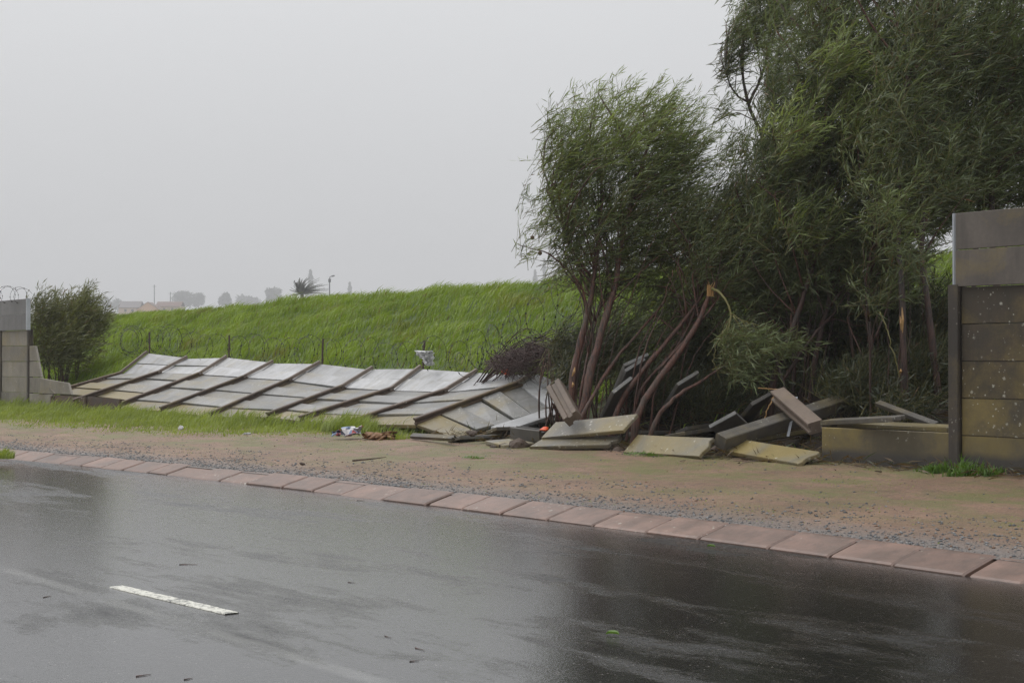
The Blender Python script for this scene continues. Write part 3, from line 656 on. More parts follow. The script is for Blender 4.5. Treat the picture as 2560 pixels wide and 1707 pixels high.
# A: the left tree, two reddish trunks and a round windswept crown
TA = tree_root('acacia_tree', 1440, 1060, 17.6, 'left tree with two reddish trunks and a rounded windswept crown against the sky')
s1 = stem(TA, [ground_px(1424, 17.5), (1428, 1002, 17.5), (1440, 898, 17.55), (1464, 808, 17.6), (1485, 690, 17.7), (1500, 560, 17.8), (1505, 420, 17.9)], 0.068, 0.018)
s2 = stem(TA, [ground_px(1448, 17.3), (1458, 1022, 17.3), (1485, 898, 17.4), (1518, 778, 17.5), (1541, 704, 17.6), (1552, 620, 17.7), (1590, 460, 17.8), (1640, 300, 17.9)], 0.075, 0.016)
s3 = stem(TA, [ground_px(1440, 17.2), (1462, 1030, 17.2), (1536, 903, 17.4), (1580, 850, 17.5), (1667, 749, 17.8), (1738, 677, 18)], 0.036, 0.010)
s4 = stem(TA, [(1470, 800, 17.6), (1455, 720, 17.6), (1411, 668, 17.5), (1369, 633, 17.4), (1330, 622, 17.35), (1295, 612, 17.3)], 0.020, 0.004, 'limb', wob=.004)
s5 = stem(TA, [(1478, 690, 17.7), (1440, 640, 17.7), (1405, 560, 17.7), (1372, 480, 17.8), (1352, 380, 17.8)], 0.022, 0.005, 'limb', wob=.006)
s6 = stem(TA, [ground_px(1432, 17.7), (1452, 990, 17.7), (1475, 860, 17.9), (1525, 700, 18.1), (1620, 560, 18.2)], 0.024, 0.010)
st, C_, R_ = foliage([(1560, 350, 17.9, 205, 130, 0.85), (1440, 380, 17.9, 85, 120, 0.5, .8), (1690, 400, 18, 105, 150, 0.75), (1560, 520, 18, 215, 170, 0.95), (1410, 480, 17.8, 75, 130, 0.45, .7),
                 (1660, 620, 18.2, 150, 140, 0.8), (1500, 660, 18.1, 110, 120, 0.7, .7), (1425, 610, 17.7, 60, 75, .4, .6), (1600, 255, 17.9, 110, 40, .4, .5)], 2300, 16, 11, M_LEAF, TA, lw=0.0095)
limbs(TA, [s1, s2, s5, s6], st, 130, 3, 0.016)
foliage([(1320, 600, 17.3, 34, 45, 0.2), (1365, 560, 17.5, 36, 60, 0.25), (1400, 680, 17.5, 45, 50, 0.25), (1335, 640, 17.3, 30, 20, .2), (1392, 300, 17.8, 40, 60, 0.2)], 65, 9, 12, M_LEAF, TA, ll=0.125)
for (px, py, Y) in ((1331, 594, 17.35), (1350, 633, 17.35), (1479, 632, 17.5), (1663, 478, 17.4)):     # galls
    k = MB(); c = at(px, py, Y); k.tube([c - UP * .024, c - UP * .012, c + UP * .010, c + UP * .022], [0.008, 0.022, 0.024, 0.008], 7); sub(k.build('gall', M_LITTER, TA, True, origin='c'), STEMS[3])
for (p0, p1, Y) in (((1437, 918, 17.44), (1430, 940, 17.42), 0), ((1432, 955, 17.42), (1430, 968, 17.42), 0)):   # torn bark
    k = MB(); k.tube([at(p0[0], p0[1], p0[2]), at((p0[0] + p1[0]) / 2 + 2, (p0[1] + p1[1]) / 2, 17.41), at(p1[0], p1[1], p1[2])], [0.006, 0.016, 0.005], 5); sub(k.build('bark_tear', M_SPLIT, TA, origin='c'), STEMS[0])

# B: leaning stems, one snapped with its leafy bough hanging down
TB = tree_root('acacia_tree', 1600, 1060, 16.9, 'leaning tree in the middle with a snapped stem and a leafy bough hanging from it')
b1 = stem(TB, [ground_px(1520, 17.1), (1545, 1020, 17.1), (1607, 927, 17.1), (1673, 847, 17.2), (1756, 737, 17.4), (1800, 640, 17.5), (1830, 520, 17.7)], 0.048, 0.012)
b2 = stem(TB, [ground_px(1580, 16.7), (1598, 1031, 16.7), (1646, 951, 16.75), (1714, 859, 16.8), (1756, 784, 16.9), (1778, 718, 16.9)], 0.058, 0.030)
TB_SNAP = STEMS[len(STEMS) - 1]
b3 = stem(TB, [ground_px(1615, 16.6), (1640, 1050, 16.6), (1696, 987, 16.6), (1756, 951, 16.7), (1830, 900, 16.8)], 0.042, 0.014)
b4 = stem(TB, [(1646, 925, 16.95), (1730, 830, 17.0), (1800, 740, 17.1), (1860, 640, 17.2)], 0.02, 0.007)
b5 = stem(TB, [ground_px(1560, 17.2), (1600, 980, 17.2), (1690, 870, 17.3), (1740, 770, 17.4), (1764, 680, 17.4), (1720, 600, 17.4)], 0.028, 0.008)
for q in range(9):                                     # splinters at the break
    k = MB(); c = at(1776 + random.uniform(-7, 7), 722, 16.88); k.tube([c - UP * 0.08, c, c + np.array([random.uniform(-.03, .05), -0.01, random.uniform(.03, .085)])], [0.009, 0.008, 0.001], 4); sub(k.build('splinter', M_SPLIT, TB, origin='c'), TB_SNAP)
h1 = stem(TB, [(1780, 722, 16.85), (1797, 730, 16.75), (1815, 752, 16.65), (1827, 785, 16.6), (1821, 820, 16.55), (1812, 850, 16.5)], 0.022, 0.010, 'hanging_bough', M_TWIG, wob=.002)
hb = [h1]
for pts in ([(1825, 782, 16.6), (1851, 800, 16.55), (1890, 840, 16.5), (1950, 862, 16.45), (2020, 868, 16.4)], [(1818, 815, 16.55), (1795, 850, 16.5), (1785, 900, 16.45), (1800, 950, 16.4)], [(1815, 840, 16.5), (1822, 880, 16.45), (1840, 930, 16.4), (1835, 960, 16.4)],
            [(1835, 790, 16.55), (1870, 850, 16.5), (1900, 905, 16.4), (1930, 950, 16.35)], [(1850, 800, 16.55), (1900, 815, 16.5), (1960, 835, 16.5)]):
    hb.append(stem(TB, pts, 0.009, 0.003, 'twig_bough', M_TWIG, wob=.006))
foliage([(1900, 850, 16.5, 100, 40, 0.25), (1960, 862, 16.4, 70, 26, .18), (1840, 890, 16.5, 45, 65, 0.22), (1880, 905, 16.45, 60, 55, 0.22), (1850, 840, 16.5, 50, 40, .2)], 170, 13, 22, M_LEAF2, TB, wind=0.75, hang=0.35, tl=0.36, tone=(.6, .3))
st, C_, R_ = foliage([(1800, 620, 17.5, 115, 130, 0.7), (1850, 520, 17.8, 90, 110, 0.7), (1740, 560, 17.6, 90, 90, .6, .7), (1850, 700, 17.6, 110, 100, 0.7, .8), (1700, 760, 18.2, 160, 110, 0.6, .6), (1930, 700, 17.6, 90, 110, 0.6)], 1500, 14, 21, M_LEAF2, TB)
limbs(TB, [b1, b4, b5], st, 70, 5, 0.013)

shade_bark = True
# C: the big tree in the middle right
TC = tree_root('acacia_tree', 2000, 1040, 16.6, 'biggest tree, its dense crown cut off by the top of the photo')
c1 = stem(TC, [ground_px(1922, 16.6), (1932, 967, 16.6), (1958, 879, 16.6), (1988, 805, 16.7), (2017, 717, 16.7), (2035, 640, 16.8), (2060, 420, 17), (2075, 150, 17.2)], 0.060, 0.018)
c2 = stem(TC, [(1955, 955, 16.5), (2005, 879, 16.5), (2049, 820, 16.6), (2079, 788, 16.7), (2140, 700, 16.9)], 0.026, 0.010)
c3 = stem(TC, [ground_px(2025, 16.9), (2032, 937, 16.9), (2052, 829, 16.9), (2073, 747, 17), (2080, 620, 17), (2110, 380, 17.2), (2190, 100, 17.3)], 0.05, 0.016)
c4 = stem(TC, [ground_px(1915, 17.4), (1918, 900, 17.4), (1923, 732, 17.4), (1917, 600, 17.4), (1935, 420, 17.5)], 0.03, 0.012)
c5 = stem(TC, [ground_px(1985, 17.2), (1985, 900, 17.2), (1980, 700, 17.3), (1960, 520, 17.4)], 0.035, 0.012)
c6 = stem(TC, [(1930, 870, 16.4), (1950, 930, 16.35), (1968, 985, 16.3), (1990, 1030, 16.2)], 0.018, 0.014)
c7 = stem(TC, [(1895, 970, 16.2), (1925, 972, 16.2), (1960, 974, 16.2)], 0.008, 0.008, 'broken_stick', M_SPLIT, wob=.002)
c8 = stem(TC, [(1938, 985, 16.25), (1925, 1010, 16.2), (1915, 1035, 16.2), (1908, 1060, 16.2)], 0.010, 0.008, 'torn_root', M_SPLIT, wob=.005)
st, C_, R_ = foliage([(1945, 430, 17.1, 105, 150, 0.8), (1900, 560, 17.2, 60, 90, .6), (2030, 300, 17.2, 150, 190, 1.0), (2110, 120, 17.4, 220, 170, 1.2), (2080, -120, 17.6, 260, 150, 1.2, .7), (2020, 560, 17.2, 160, 180, 0.95), (2130, 420, 17.3, 150, 190, 1.0),
                 (2150, 640, 17.5, 150, 140, 0.9), (1960, 700, 17.5, 120, 110, 0.8), (2250, 250, 17.6, 130, 190, 1.0), (2090, 830, 18.3, 170, 120, 0.8)], 5200, 16, 31, M_LEAF2, TC, wind=.62, ll=0.135, lw=0.0112)
limbs(TC, [c1, c3, c4, c5], st, 200, 6, 0.016)
foliage([(2050, 560, 16.3, 120, 60, 0.3), (1990, 330, 16.2, 80, 90, 0.3), (2150, 300, 16.2, 90, 90, 0.3), (2120, 140, 16.2, 100, 90, .3), (2250, 560, 16.4, 70, 40, .2)], 260, 14, 33, M_LEAF, TC, ll=0.14, lw=0.012, tone=(0.5, .3))

# D: two straight dark trunks beside the standing wall
TD = tree_root('acacia_tree', 2290, 1040, 15.6, 'dark upright tree with two straight trunks beside the right wall')
d1 = stem(TD, [ground_px(2268, 15.4), (2264, 1011, 15.4), (2258, 864, 15.4), (2252, 688, 15.5), (2246, 600, 15.6), (2255, 300, 15.9), (2290, 40, 16.2)], 0.055, 0.02)
TD_T = STEMS[len(STEMS) - 1]
d2 = stem(TD, [ground_px(2352, 15.6), (2346, 996, 15.6), (2328, 835, 15.6), (2310, 688, 15.7), (2305, 600, 15.8), (2330, 250, 16), (2380, -60, 16.2)], 0.058, 0.02)
d3 = stem(TD, [(2200, 780, 15.3), (2218, 830, 15.25), (2238, 900, 15.2), (2250, 945, 15.2)], 0.008, 0.006, 'twig_bough', M_TWIG, wob=.006)
d4 = stem(TD, [ground_px(2190, 16.3), (2188, 950, 16.3), (2170, 760, 16.4), (2180, 560, 16.5)], 0.035, 0.015)
d5 = stem(TD, [ground_px(2140, 16.8), (2138, 930, 16.8), (2120, 760, 16.8), (2135, 560, 16.9)], 0.03, 0.012)
for (p0, p1) in (((2255, 768, 15.38), (2256, 832, 15.36)), ((2250, 790, 15.38), (2253, 826, 15.37)), ((2252, 922, 15.38), (2250, 935, 15.37))):
    k = MB(); k.tube([at(*p0), (at(*p0) + at(*p1)) / 2 - np.array([0, .02, 0]), at(*p1)], [0.004, 0.014, 0.004], 5); sub(k.build('bark_tear', M_SPLIT, TD, origin='c'), TD_T)
st, C_, R_ = foliage([(2330, 330, 16.4, 150, 150, 1.0), (2380, 120, 16.6, 170, 170, 1.1), (2300, 500, 16.5, 130, 110, 0.9, .8), (2420, 420, 16.9, 130, 140, .9), (2300, -120, 16.6, 220, 120, 1.1, .7), (2210, 650, 16.6, 110, 110, 0.7, .7)], 3300, 14, 41, M_LEAF2, TD, wind=.6, ll=0.135, lw=0.011)
limbs(TD, [d1, d2, d4], st, 150, 7, 0.016)
foliage([(2260, 260, 15.4, 110, 200, 0.35), (2340, 420, 15.3, 110, 130, 0.35), (2240, 520, 15.3, 90, 120, 0.3), (2330, 80, 15.5, 150, 160, .4), (2180, 420, 15.8, 90, 140, .3), (2300, 640, 15.2, 60, 50, .2, .6), (2200, 720, 15.6, 90, 80, .3, .6)], 520, 14, 42, M_LEAF2, TD, wind=.55, ll=0.135, lw=0.011, tone=(.42, .3))

# E: slim sparse tree rising behind the gap
TE = tree_root('acacia_tree', 1960, 900, 20.5, 'slim sparse tree rising behind the biggest tree, its thin trunk seen against the sky')
e1 = stem(TE, [ground_px(2000, 20.5), (1995, 800, 20.5), (1965, 560, 20.5), (1930, 430, 20.4), (1905, 340, 20.4), (1868, 255, 20.4), (1855, 130, 20.4), (1880, 0, 20.4)], 0.07, 0.012)
e2 = stem(TE, [(1872, 258, 20.4), (1900, 200, 20.4), (1925, 120, 20.4), (1960, 20, 20.4)], 0.03, 0.008, 'limb')
e3 = stem(TE, [(1868, 255, 20.4), (1835, 230, 20.4), (1815, 170, 20.3), (1825, 60, 20.3)], 0.02, 0.006, 'limb')
st, C_, R_ = foliage([(1860, 70, 20.4, 50, 75, 0.4), (1940, 40, 20.4, 80, 90, 0.5), (1830, 150, 20.3, 28, 70, 0.3), (1815, 270, 20.3, 22, 45, 0.25, .7), (1950, 210, 20.5, 45, 110, 0.45, .8), (1830, 370, 20.4, 40, 50, .3, .5), (1950, -60, 20.4, 120, 60, .6)], 800, 13, 51, M_LEAF2, TE, ll=0.13, lw=.012)
limbs(TE, [e1, e2, e3], st, 60, 8, 0.012)
# F: tree mostly hidden behind the right wall
TF = tree_root('acacia_tree', 2520, 1040, 16.2, 'tree behind the standing wall at the right edge, its crown against the sky')
f1 = stem(TF, [ground_px(2500, 16.4), (2490, 700, 16.4), (2478, 500, 16.4), (2490, 300, 16.4), (2530, 60, 16.5)], 0.06, 0.02)
f2 = stem(TF, [ground_px(2440, 16.8), (2435, 700, 16.8), (2450, 480, 16.8), (2500, 250, 16.9), (2580, 60, 17)], 0.04, 0.014)
st, C_, R_ = foliage([(2520, 130, 16.8, 130, 170, 1.0), (2500, 330, 16.8, 120, 130, .9, .8), (2600, 300, 16.8, 130, 200, 1.0), (2560, -100, 16.8, 160, 120, 1.0), (2470, 520, 17, 90, 60, 0.6, .6), (2570, 480, 17, 80, 80, .7, .7)], 2100, 14, 61, M_LEAF2, TF, wind=.6, ll=0.135, lw=0.011)
limbs(TF, [f1, f2], st, 90, 9, 0.014)
def thicket(tree, n, x0, x1, Y0, Y1, lean, ytop, seed, mt=None):
    r = random.Random(seed)
    for q in range(n):
        x = r.uniform(x0, x1); Y = r.uniform(Y0, Y1); yt = ytop + r.uniform(-90, 140); dx = lean * (1000 - yt) * r.uniform(.5, 1.3) + r.uniform(-15, 15)
        stem(tree, [ground_px(x, Y), (x + dx * .3, 1000 - (1000 - yt) * .3, Y), (x + dx * .62 + r.uniform(-8, 8), 1000 - (1000 - yt) * .65, Y), (x + dx, yt, Y)], r.uniform(.008, .02), .004, 'stem', mt or M_BARK_SHADE, wob=.006)
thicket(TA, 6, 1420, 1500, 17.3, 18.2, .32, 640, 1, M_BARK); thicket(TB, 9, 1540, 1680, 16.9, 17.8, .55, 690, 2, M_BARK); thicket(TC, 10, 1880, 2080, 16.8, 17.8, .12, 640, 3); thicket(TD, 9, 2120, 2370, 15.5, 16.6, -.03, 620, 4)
# dark undergrowth between the stems
def shrub(lobes, n, seed, px, Y, label, group=None, m=None, **kw):
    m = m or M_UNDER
    t = tree_root('undergrowth_shrub', px, 1000, Y, label, 'shrub', group)
    st, C_, R_ = foliage(lobes, n, 12, seed, m, t, **kw)
    r = random.Random(seed); k = MB()
    for q in range(26):
        e = st[r.randrange(len(st))]; b = np.array([e[0] * .6 + t.location[0] * .4 + r.uniform(-.2, .2), e[1] * .6 + t.location[1] * .4, 0]); b[2] = gz(b)
        k.tube(spline([b, (b + e) / 2 + np.array([r.uniform(-.1, .1), 0, .1]), e], 6), np.linspace(0.012, 0.004, 7), 4)
    o = k.build('stems', M_BARK, t, True); o.location = -t.location; tag(o, kind='stuff'); return t
G_ = 'dark undergrowth beneath the trees'
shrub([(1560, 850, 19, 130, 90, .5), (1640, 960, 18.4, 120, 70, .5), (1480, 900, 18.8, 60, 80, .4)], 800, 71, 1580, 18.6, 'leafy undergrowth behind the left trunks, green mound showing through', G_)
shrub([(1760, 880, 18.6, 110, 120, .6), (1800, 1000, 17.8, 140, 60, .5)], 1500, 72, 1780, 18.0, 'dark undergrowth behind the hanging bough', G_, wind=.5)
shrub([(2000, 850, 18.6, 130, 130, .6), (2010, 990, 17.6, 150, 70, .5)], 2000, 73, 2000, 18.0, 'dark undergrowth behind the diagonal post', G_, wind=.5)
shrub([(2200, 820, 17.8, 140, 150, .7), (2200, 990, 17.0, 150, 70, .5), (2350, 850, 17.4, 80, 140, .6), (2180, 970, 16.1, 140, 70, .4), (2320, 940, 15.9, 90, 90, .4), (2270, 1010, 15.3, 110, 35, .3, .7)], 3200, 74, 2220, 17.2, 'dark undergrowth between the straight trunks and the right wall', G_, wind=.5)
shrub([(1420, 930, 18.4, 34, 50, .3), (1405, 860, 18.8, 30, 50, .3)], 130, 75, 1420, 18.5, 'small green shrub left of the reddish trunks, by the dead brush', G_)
SB = shrub([(190, 790, 33.5, 55, 55, .9), (120, 780, 33, 45, 55, .8), (160, 860, 33, 85, 65, 1.0), (215, 740, 33.5, 22, 32, .4), (235, 800, 33.5, 35, 40, .6)], 1150, 76, 160, 33, 'windblown bush growing behind the broken left wall', None, M_SHRUB, ll=0.16, lw=0.018, tl=.5, wind=.7)
SB['category'] = 'bush'

# ------------------------------------------------------------------ leaf litter, dead brush
r = np.random.default_rng(5); n = 9000
S_ = r.uniform(-2, 7.5, n); V_ = r.uniform(-0.3, 2.6, n); P = W0 + S_[:, None] * U + V_[:, None] * NV; P[:, 2] = ground(S_, V_) + r.random(n) * 0.05
dirs = unit(r.normal(size=(n, 3)) * np.array([1, 1, .35])); Vx, Fx, c = leaves(P, dirs, 0.09 + 0.14 * r.random((n, 1)), 0.006 + 0.010 * r.random((n, 1)), r.random(n) * .3, (r.random(n) < .8) * 0.6, r)
tag(np_mesh('leaf_litter', Vx, Fx, M_LEAF2, None, False, c), 'brown fallen leaves and twigs on the ground under the trees', 'leaf litter', kind='stuff')
k = MB(); rr = random.Random(3)
for q in range(620):
    a0 = rr.uniform(0, 6.28); q0 = math.sqrt(rr.random()); c = at(1325 + 92 * q0 * math.cos(a0), 903 + 33 * q0 * math.sin(a0) - 0.12 * (1325 + 92 * q0 * math.cos(a0) - 1325), 20.6 + rr.uniform(-.5, .5)); c[2] = max(c[2], gz(c) + .03)
    a = rr.uniform(-1.3, 1.3); l = rr.uniform(.06, .22); d = np.array([math.cos(a), rr.uniform(-.6, .6), math.sin(a)]) * l
    k.tube(spline([c - d, c + np.array([0, 0, rr.uniform(-.03, .08)]), c + d], 4), [0.004, 0.005, 0.004, 0.003, 0.002], 3, False)
for q in range(30):
    x0 = rr.uniform(1130, 1260); e0 = at(x0, 925 - (x0 - 1130) * .05, 21.6); e0[2] = gz(e0) + .02; e1 = at(rr.uniform(1300, 1420), rr.uniform(820, 890), 20.5 + rr.uniform(-.4, .4)); mid_ = (e0 + e1) / 2 + UP * rr.uniform(.02, .16)
    k.tube(spline([e0, mid_, e1, e1 + np.array([.3, 0, rr.uniform(-.25, 0)])], 9), np.linspace(rr.uniform(.006, .012), .003, 10), 4)
tag(k.build('brush_pile', M_DEADTWIG), 'heap of reddish brown dead brush behind the fallen wall', 'brush pile', kind='stuff')

# ------------------------------------------------------------------ razor wire
def coil(name, path, rad, pitch, label, seed, barb=0.10, wr=0.0034, squash=1.0):
    r = random.Random(seed); path = spline(path, 220); seg = np.linalg.norm(np.diff(path, axis=0), axis=1); cum = np.concatenate([[0], np.cumsum(seg)]); tot = cum[-1]
    n = int(tot / pitch * 22); k = MB(); pts = []
    ph = 0
    for i in range(n + 1):
        s = tot * i / n; p = np.array([np.interp(s, cum, path[:, j]) for j in range(3)])
        ph += 2 * math.pi / 22 * (1 + 0.25 * math.sin(s * 2.1)); R_ = rad * (1 + 0.12 * math.sin(s * 3.3 + seed) + 0.08 * math.sin(s * 7.1))
        pts.append(p + R_ * (math.cos(ph) * NV * 0.9 * squash + math.sin(ph) * UP) + U * 0.10 * math.sin(ph * 0.5 + s))
    k.tube(pts, wr, 3)
    acc = 0
    for i in range(1, len(pts)):
        acc += np.linalg.norm(pts[i] - pts[i - 1])
        if acc > barb:
            acc = 0; t = pts[i] - pts[i - 1]; t /= np.linalg.norm(t); c = np.cross(t, UP + 0.01); c /= np.linalg.norm(c) + 1e-6; d = np.cross(c, t)
            for sg in (1, -1):
                k.add([pts[i] - t * .009, pts[i] + t * .009, pts[i] + t * .013 + (c + d) * .008 * sg, pts[i] - t * .013 + (c + d) * .008 * sg], [(0, 1, 2, 3)])
    o = k.build(name, M_WIRE, None, origin='c'); return tag(o, label, 'razor wire', 'razor wire coils')
top = [P[2] for P in POSTS[:9]]
coil('razor_wire_coil', [sv(24, 3.2, 1.6), sv(22.0, 2.5, 1.52), top[0] + NV * .5 + UP * .2] + [t + NV * 0.22 + UP * 0.12 for t in top[1:8]] + [top[8] + NV * .35 + UP * 0.15], 0.27, 0.40, 'long razor wire coil stretched along the upper edge of the fallen wall', 1)
coil('razor_wire_coil', [at(1195, 880, 21.8), at(1260, 840, 21), at(1330, 800, 20.4), at(1400, 760, 20), at(1440, 700, 19.6)], 0.26, 0.36, 'loose tangle of razor wire beside the left tree above the dead brush', 2, squash=.7)
coil('razor_wire_coil', [at(1150, 920, 21.6), at(1230, 885, 21.2), at(1320, 880, 20.6), at(1400, 850, 19.8)], 0.20, 0.30, 'razor wire sagging over the dead brush heap', 4, squash=.7)
coil('razor_wire_coil', [sv(21.3, 0.0, 2.36), sv(22.5, 0, 2.42), sv(25, 0, 2.46)], 0.15, 0.45, 'razor wire on top of the broken left wall', 5)

# ------------------------------------------------------------------ grass
def blades(S_, V_, hgt, wid, lean, seed, m, name, label, tone, cat='grass', zoff=0.0, dirn=None, brown=None):
    r = np.random.default_rng(seed); n = len(S_); P = W0 + S_[:, None] * U + V_[:, None] * NV; P[:, 2] = ground(S_, V_) - 0.01 + zoff
    an = r.random(n) * 2 * np.pi; side = np.stack([np.cos(an), np.sin(an), np.zeros(n)], 1)
    ld = WIND * np.array([1, 1, 0]) if dirn is None else dirn
    ldv = unit(ld[None, :] + r.normal(size=(n, 3)) * np.array([.45, .45, 0])); h = hgt[:, None]; w = wid[:, None]; le = lean[:, None]
    m1 = P + UP * h * 0.55 * (1 - 0.3 * le) + ldv * h * 0.28 * le; tp = P + UP * h * (1 - 0.62 * le) + ldv * h * 0.95 * le
    V = np.stack([P - side * w, P + side * w, m1 + side * w * .75, m1 - side * w * .75, tp], 1).reshape(-1, 3)
    i = np.arange(n)[:, None, None] * 5; F = (np.array([[0, 1, 2], [0, 2, 3], [3, 2, 4]])[None] + i).reshape(-1, 3)
    c = np.zeros((n, 5, 3)); c[:, :, 0] = np.clip(tone, 0, 1)[:, None]; c[:, 2:, 0] += 0.06
    if brown is not None: c[:, :, 1] = brown[:, None]
    o = np_mesh(name, V, F, m, None, False, np.clip(c.reshape(-1, 3), 0, 1)); return tag(o, label, cat, kind='stuff')
r = np.random.default_rng(9)
n = 250000
S_ = np.concatenate([r.uniform(-6, 34, n * 3 // 4), r.uniform(30, 62, n // 4)]); V_ = np.concatenate([0.6 + 7.6 * r.random(n * 3 // 4) ** 0.9, 0.6 + 7.6 * r.random(n // 4)])
cl_ = hsh(S_ * 0.8, V_ * 1.3, .7); c2 = hsh(S_ * 2.6, V_ * 3.1, 1.9)
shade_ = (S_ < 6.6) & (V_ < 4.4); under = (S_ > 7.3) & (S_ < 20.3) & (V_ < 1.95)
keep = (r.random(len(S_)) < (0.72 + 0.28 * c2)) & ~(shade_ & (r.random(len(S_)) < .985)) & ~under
S_, V_, cl_, c2 = S_[keep], V_[keep], cl_[keep], c2[keep]; n = len(S_)
h = (0.22 + 0.12 * cl_ + 0.12 * c2) * (0.6 + 0.7 * r.random(n)); h *= 1 + 0.5 * np.clip(hsh(S_ * 1.7, V_ * .6, 21), 0, 1) * (V_ > 5); tall = (V_ < 2.6) & (S_ > 20); h[tall] *= 1.6; low = (V_ < 2.6) & (S_ > 7) & (S_ < 20); h[low] *= .6
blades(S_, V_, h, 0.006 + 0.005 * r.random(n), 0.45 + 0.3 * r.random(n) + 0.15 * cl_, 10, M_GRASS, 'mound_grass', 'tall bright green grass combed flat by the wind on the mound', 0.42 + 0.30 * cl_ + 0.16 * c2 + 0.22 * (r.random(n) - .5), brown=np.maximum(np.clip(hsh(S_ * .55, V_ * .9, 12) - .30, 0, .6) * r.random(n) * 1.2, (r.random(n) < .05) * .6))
# verge grass in front of the fallen wall
n = 90000; S_ = r.uniform(7.7, 26, n); V_ = r.uniform(-2.9, 0.25, n)
lim = np.interp(S_, [7.7, 8.6, 9.5, 11, 15, 20, 26], [-.15, -.85, -1.3, -2.0, -2.45, -2.6, -2.8]) + 0.28 * hsh(S_ * 1.8, V_, 3.0) + 0.12 * hsh(S_ * 6, V_ * 5, 1)
dn = (V_ - lim); keep = (dn > 0) & (r.random(n) < np.clip(0.25 + dn * 0.55, 0, 1) * (0.7 + .3 * hsh(S_ * 3, V_ * 3, 4)))
S_, V_, dn = S_[keep], V_[keep], dn[keep]; n = len(S_)
h = (0.025 + 0.08 * np.clip(dn / 1.6, 0, 1) + 0.16 * np.clip(hsh(S_ * 1.6, V_ * 2.2, 5), 0, 1) * np.clip(dn, 0, 1) + 0.08 * (np.abs(V_ + .1) < .3)) * (0.4 + 1.1 * r.random(n) ** 1.5)
blades(S_, V_, h, 0.004 + 0.004 * r.random(n), 0.3 + 0.4 * r.random(n), 14, M_VGRASS, 'verge_grass', 'short yellow-green grass strip between the dirt verge and the fallen wall', 0.45 + 0.25 * hsh(S_ * 1.1, V_ * 1.5, 6) + 0.3 * (r.random(n) - .5))
# thin seedlings on the sandy verge
n = 60000; S_ = r.uniform(-6, 16, n); V_ = r.uniform(-3.3, 0.0, n)
pm = hsh(S_ * 0.9, V_ * 1.9, 8) + .4 * hsh(S_ * 3, V_ * 3, 2) + 0.14 * (V_ + 1.7); keep = r.random(n) < np.clip(pm * 1.6 - .12, 0.02, 1)
S_, V_ = S_[keep], V_[keep]; n = len(S_)
blades(S_, V_, 0.012 + 0.02 * r.random(n), 0.003 + 0.003 * r.random(n), 0.5 + 0.4 * r.random(n), 15, M_VGRASS, 'verge_seedlings', 'sparse tiny green seedlings on the sandy verge', 0.25 + 0.4 * r.random(n))
def tuft(px, py, Y, n, rad, hgt, label, seed, m=M_WEED, lean=.35, name='grass_tuft'):
    r = np.random.default_rng(seed); c = at(px, py, Y); s, v = to_sv(c)
    a = r.random(n) * 2 * np.pi; q = rad * np.sqrt(r.random(n)); S_ = s + q * np.cos(a) * 1.2; V_ = v + q * np.sin(a) * .7
    o = blades(S_, V_, hgt * (0.5 + .7 * r.random(n)) * (1.1 - q / rad * .5), 0.004 + 0.004 * r.random(n), lean * (0.6 + 1.0 * r.random(n)), seed, m, name, label, 0.3 + 0.5 * r.random(n), 'plant'); del o['kind']; return o
tuft(870, 1060, 20.3, 900, 0.42, 0.36, 'tall grass tuft growing against the fallen wall beside the printed bag', 81, M_VGRASS)
def weed(px, py, Y, label, seed):
    r = np.random.default_rng(seed); s0, v0 = to_sv(at(px, py, Y)); m = 16; cs_ = s0 + r.normal(size=m) * .19; cv_ = v0 + r.normal(size=m) * .07; ch_ = .07 + .15 * r.random(m) * np.exp(-((cs_ - s0) / .28) ** 2)
    n = 700; i = r.integers(0, m, n); o = blades(cs_[i] + r.normal(size=n) * .035, np.minimum(cv_[i] + r.normal(size=n) * .03, -.07), ch_[i] * (.5 + .7 * r.random(n)), .004 + .005 * r.random(n), .2 + .7 * r.random(n), seed, M_WEED, 'weed', label, .2 + .6 * r.random(n), 'plant', dirn=np.array([.1, -.2, 0]))
weed(2395, 1178, 12.85, 'bright green weed at the foot of the standing post', 82)
tuft(1182, 1132, 16.0, 220, 0.13, 0.06, 'small round grass tuft alone on the bare dirt', 83, lean=.8)
tuft(1620, 1141, 15.6, 500, 0.26, 0.06, 'low grass fringe in front of the yellow centre slab', 84, lean=.5)['kind'] = 'stuff'
tuft(8, 1112, 17.6, 260, 0.16, 0.16, 'dry grass clump by the kerb at the left edge', 85, M_VGRASS)
tuft(985, 1090, 18.9, 260, 0.22, 0.14, 'grass tuft beside the brown rag', 86, M_VGRASS)

# ------------------------------------------------------------------ gravel
n = 26000; S_ = r.uniform(-6, 17, n); g_ = r.random(n) ** 1.7; V_ = vk(S_) + 0.30 + 1.35 * g_
keep = r.random(n) < np.clip(0.75 + 0.6 * hsh(S_ * 1.2, V_ * 2.2, 11) - g_ * .55, 0, 1); S_, V_ = S_[keep], V_[keep]
n2 = 1200; S_ = np.concatenate([S_, r.uniform(-6, 16, n2)]); V_ = np.concatenate([V_, r.uniform(-3.3, 0, n2)]); n = len(S_)
P = W0 + S_[:, None] * U + V_[:, None] * NV; P[:, 2] = ground(S_, V_) + 0.001
base = np.array([(1, 0, 0), (0, 1, 0), (-1, 0, 0), (0, -1, 0), (0, 0, 1), (0, 0, -.5)], float); tri = np.array([(0, 1, 4), (1, 2, 4), (2, 3, 4), (3, 0, 4), (1, 0, 5), (2, 1, 5), (3, 2, 5), (0, 3, 5)])
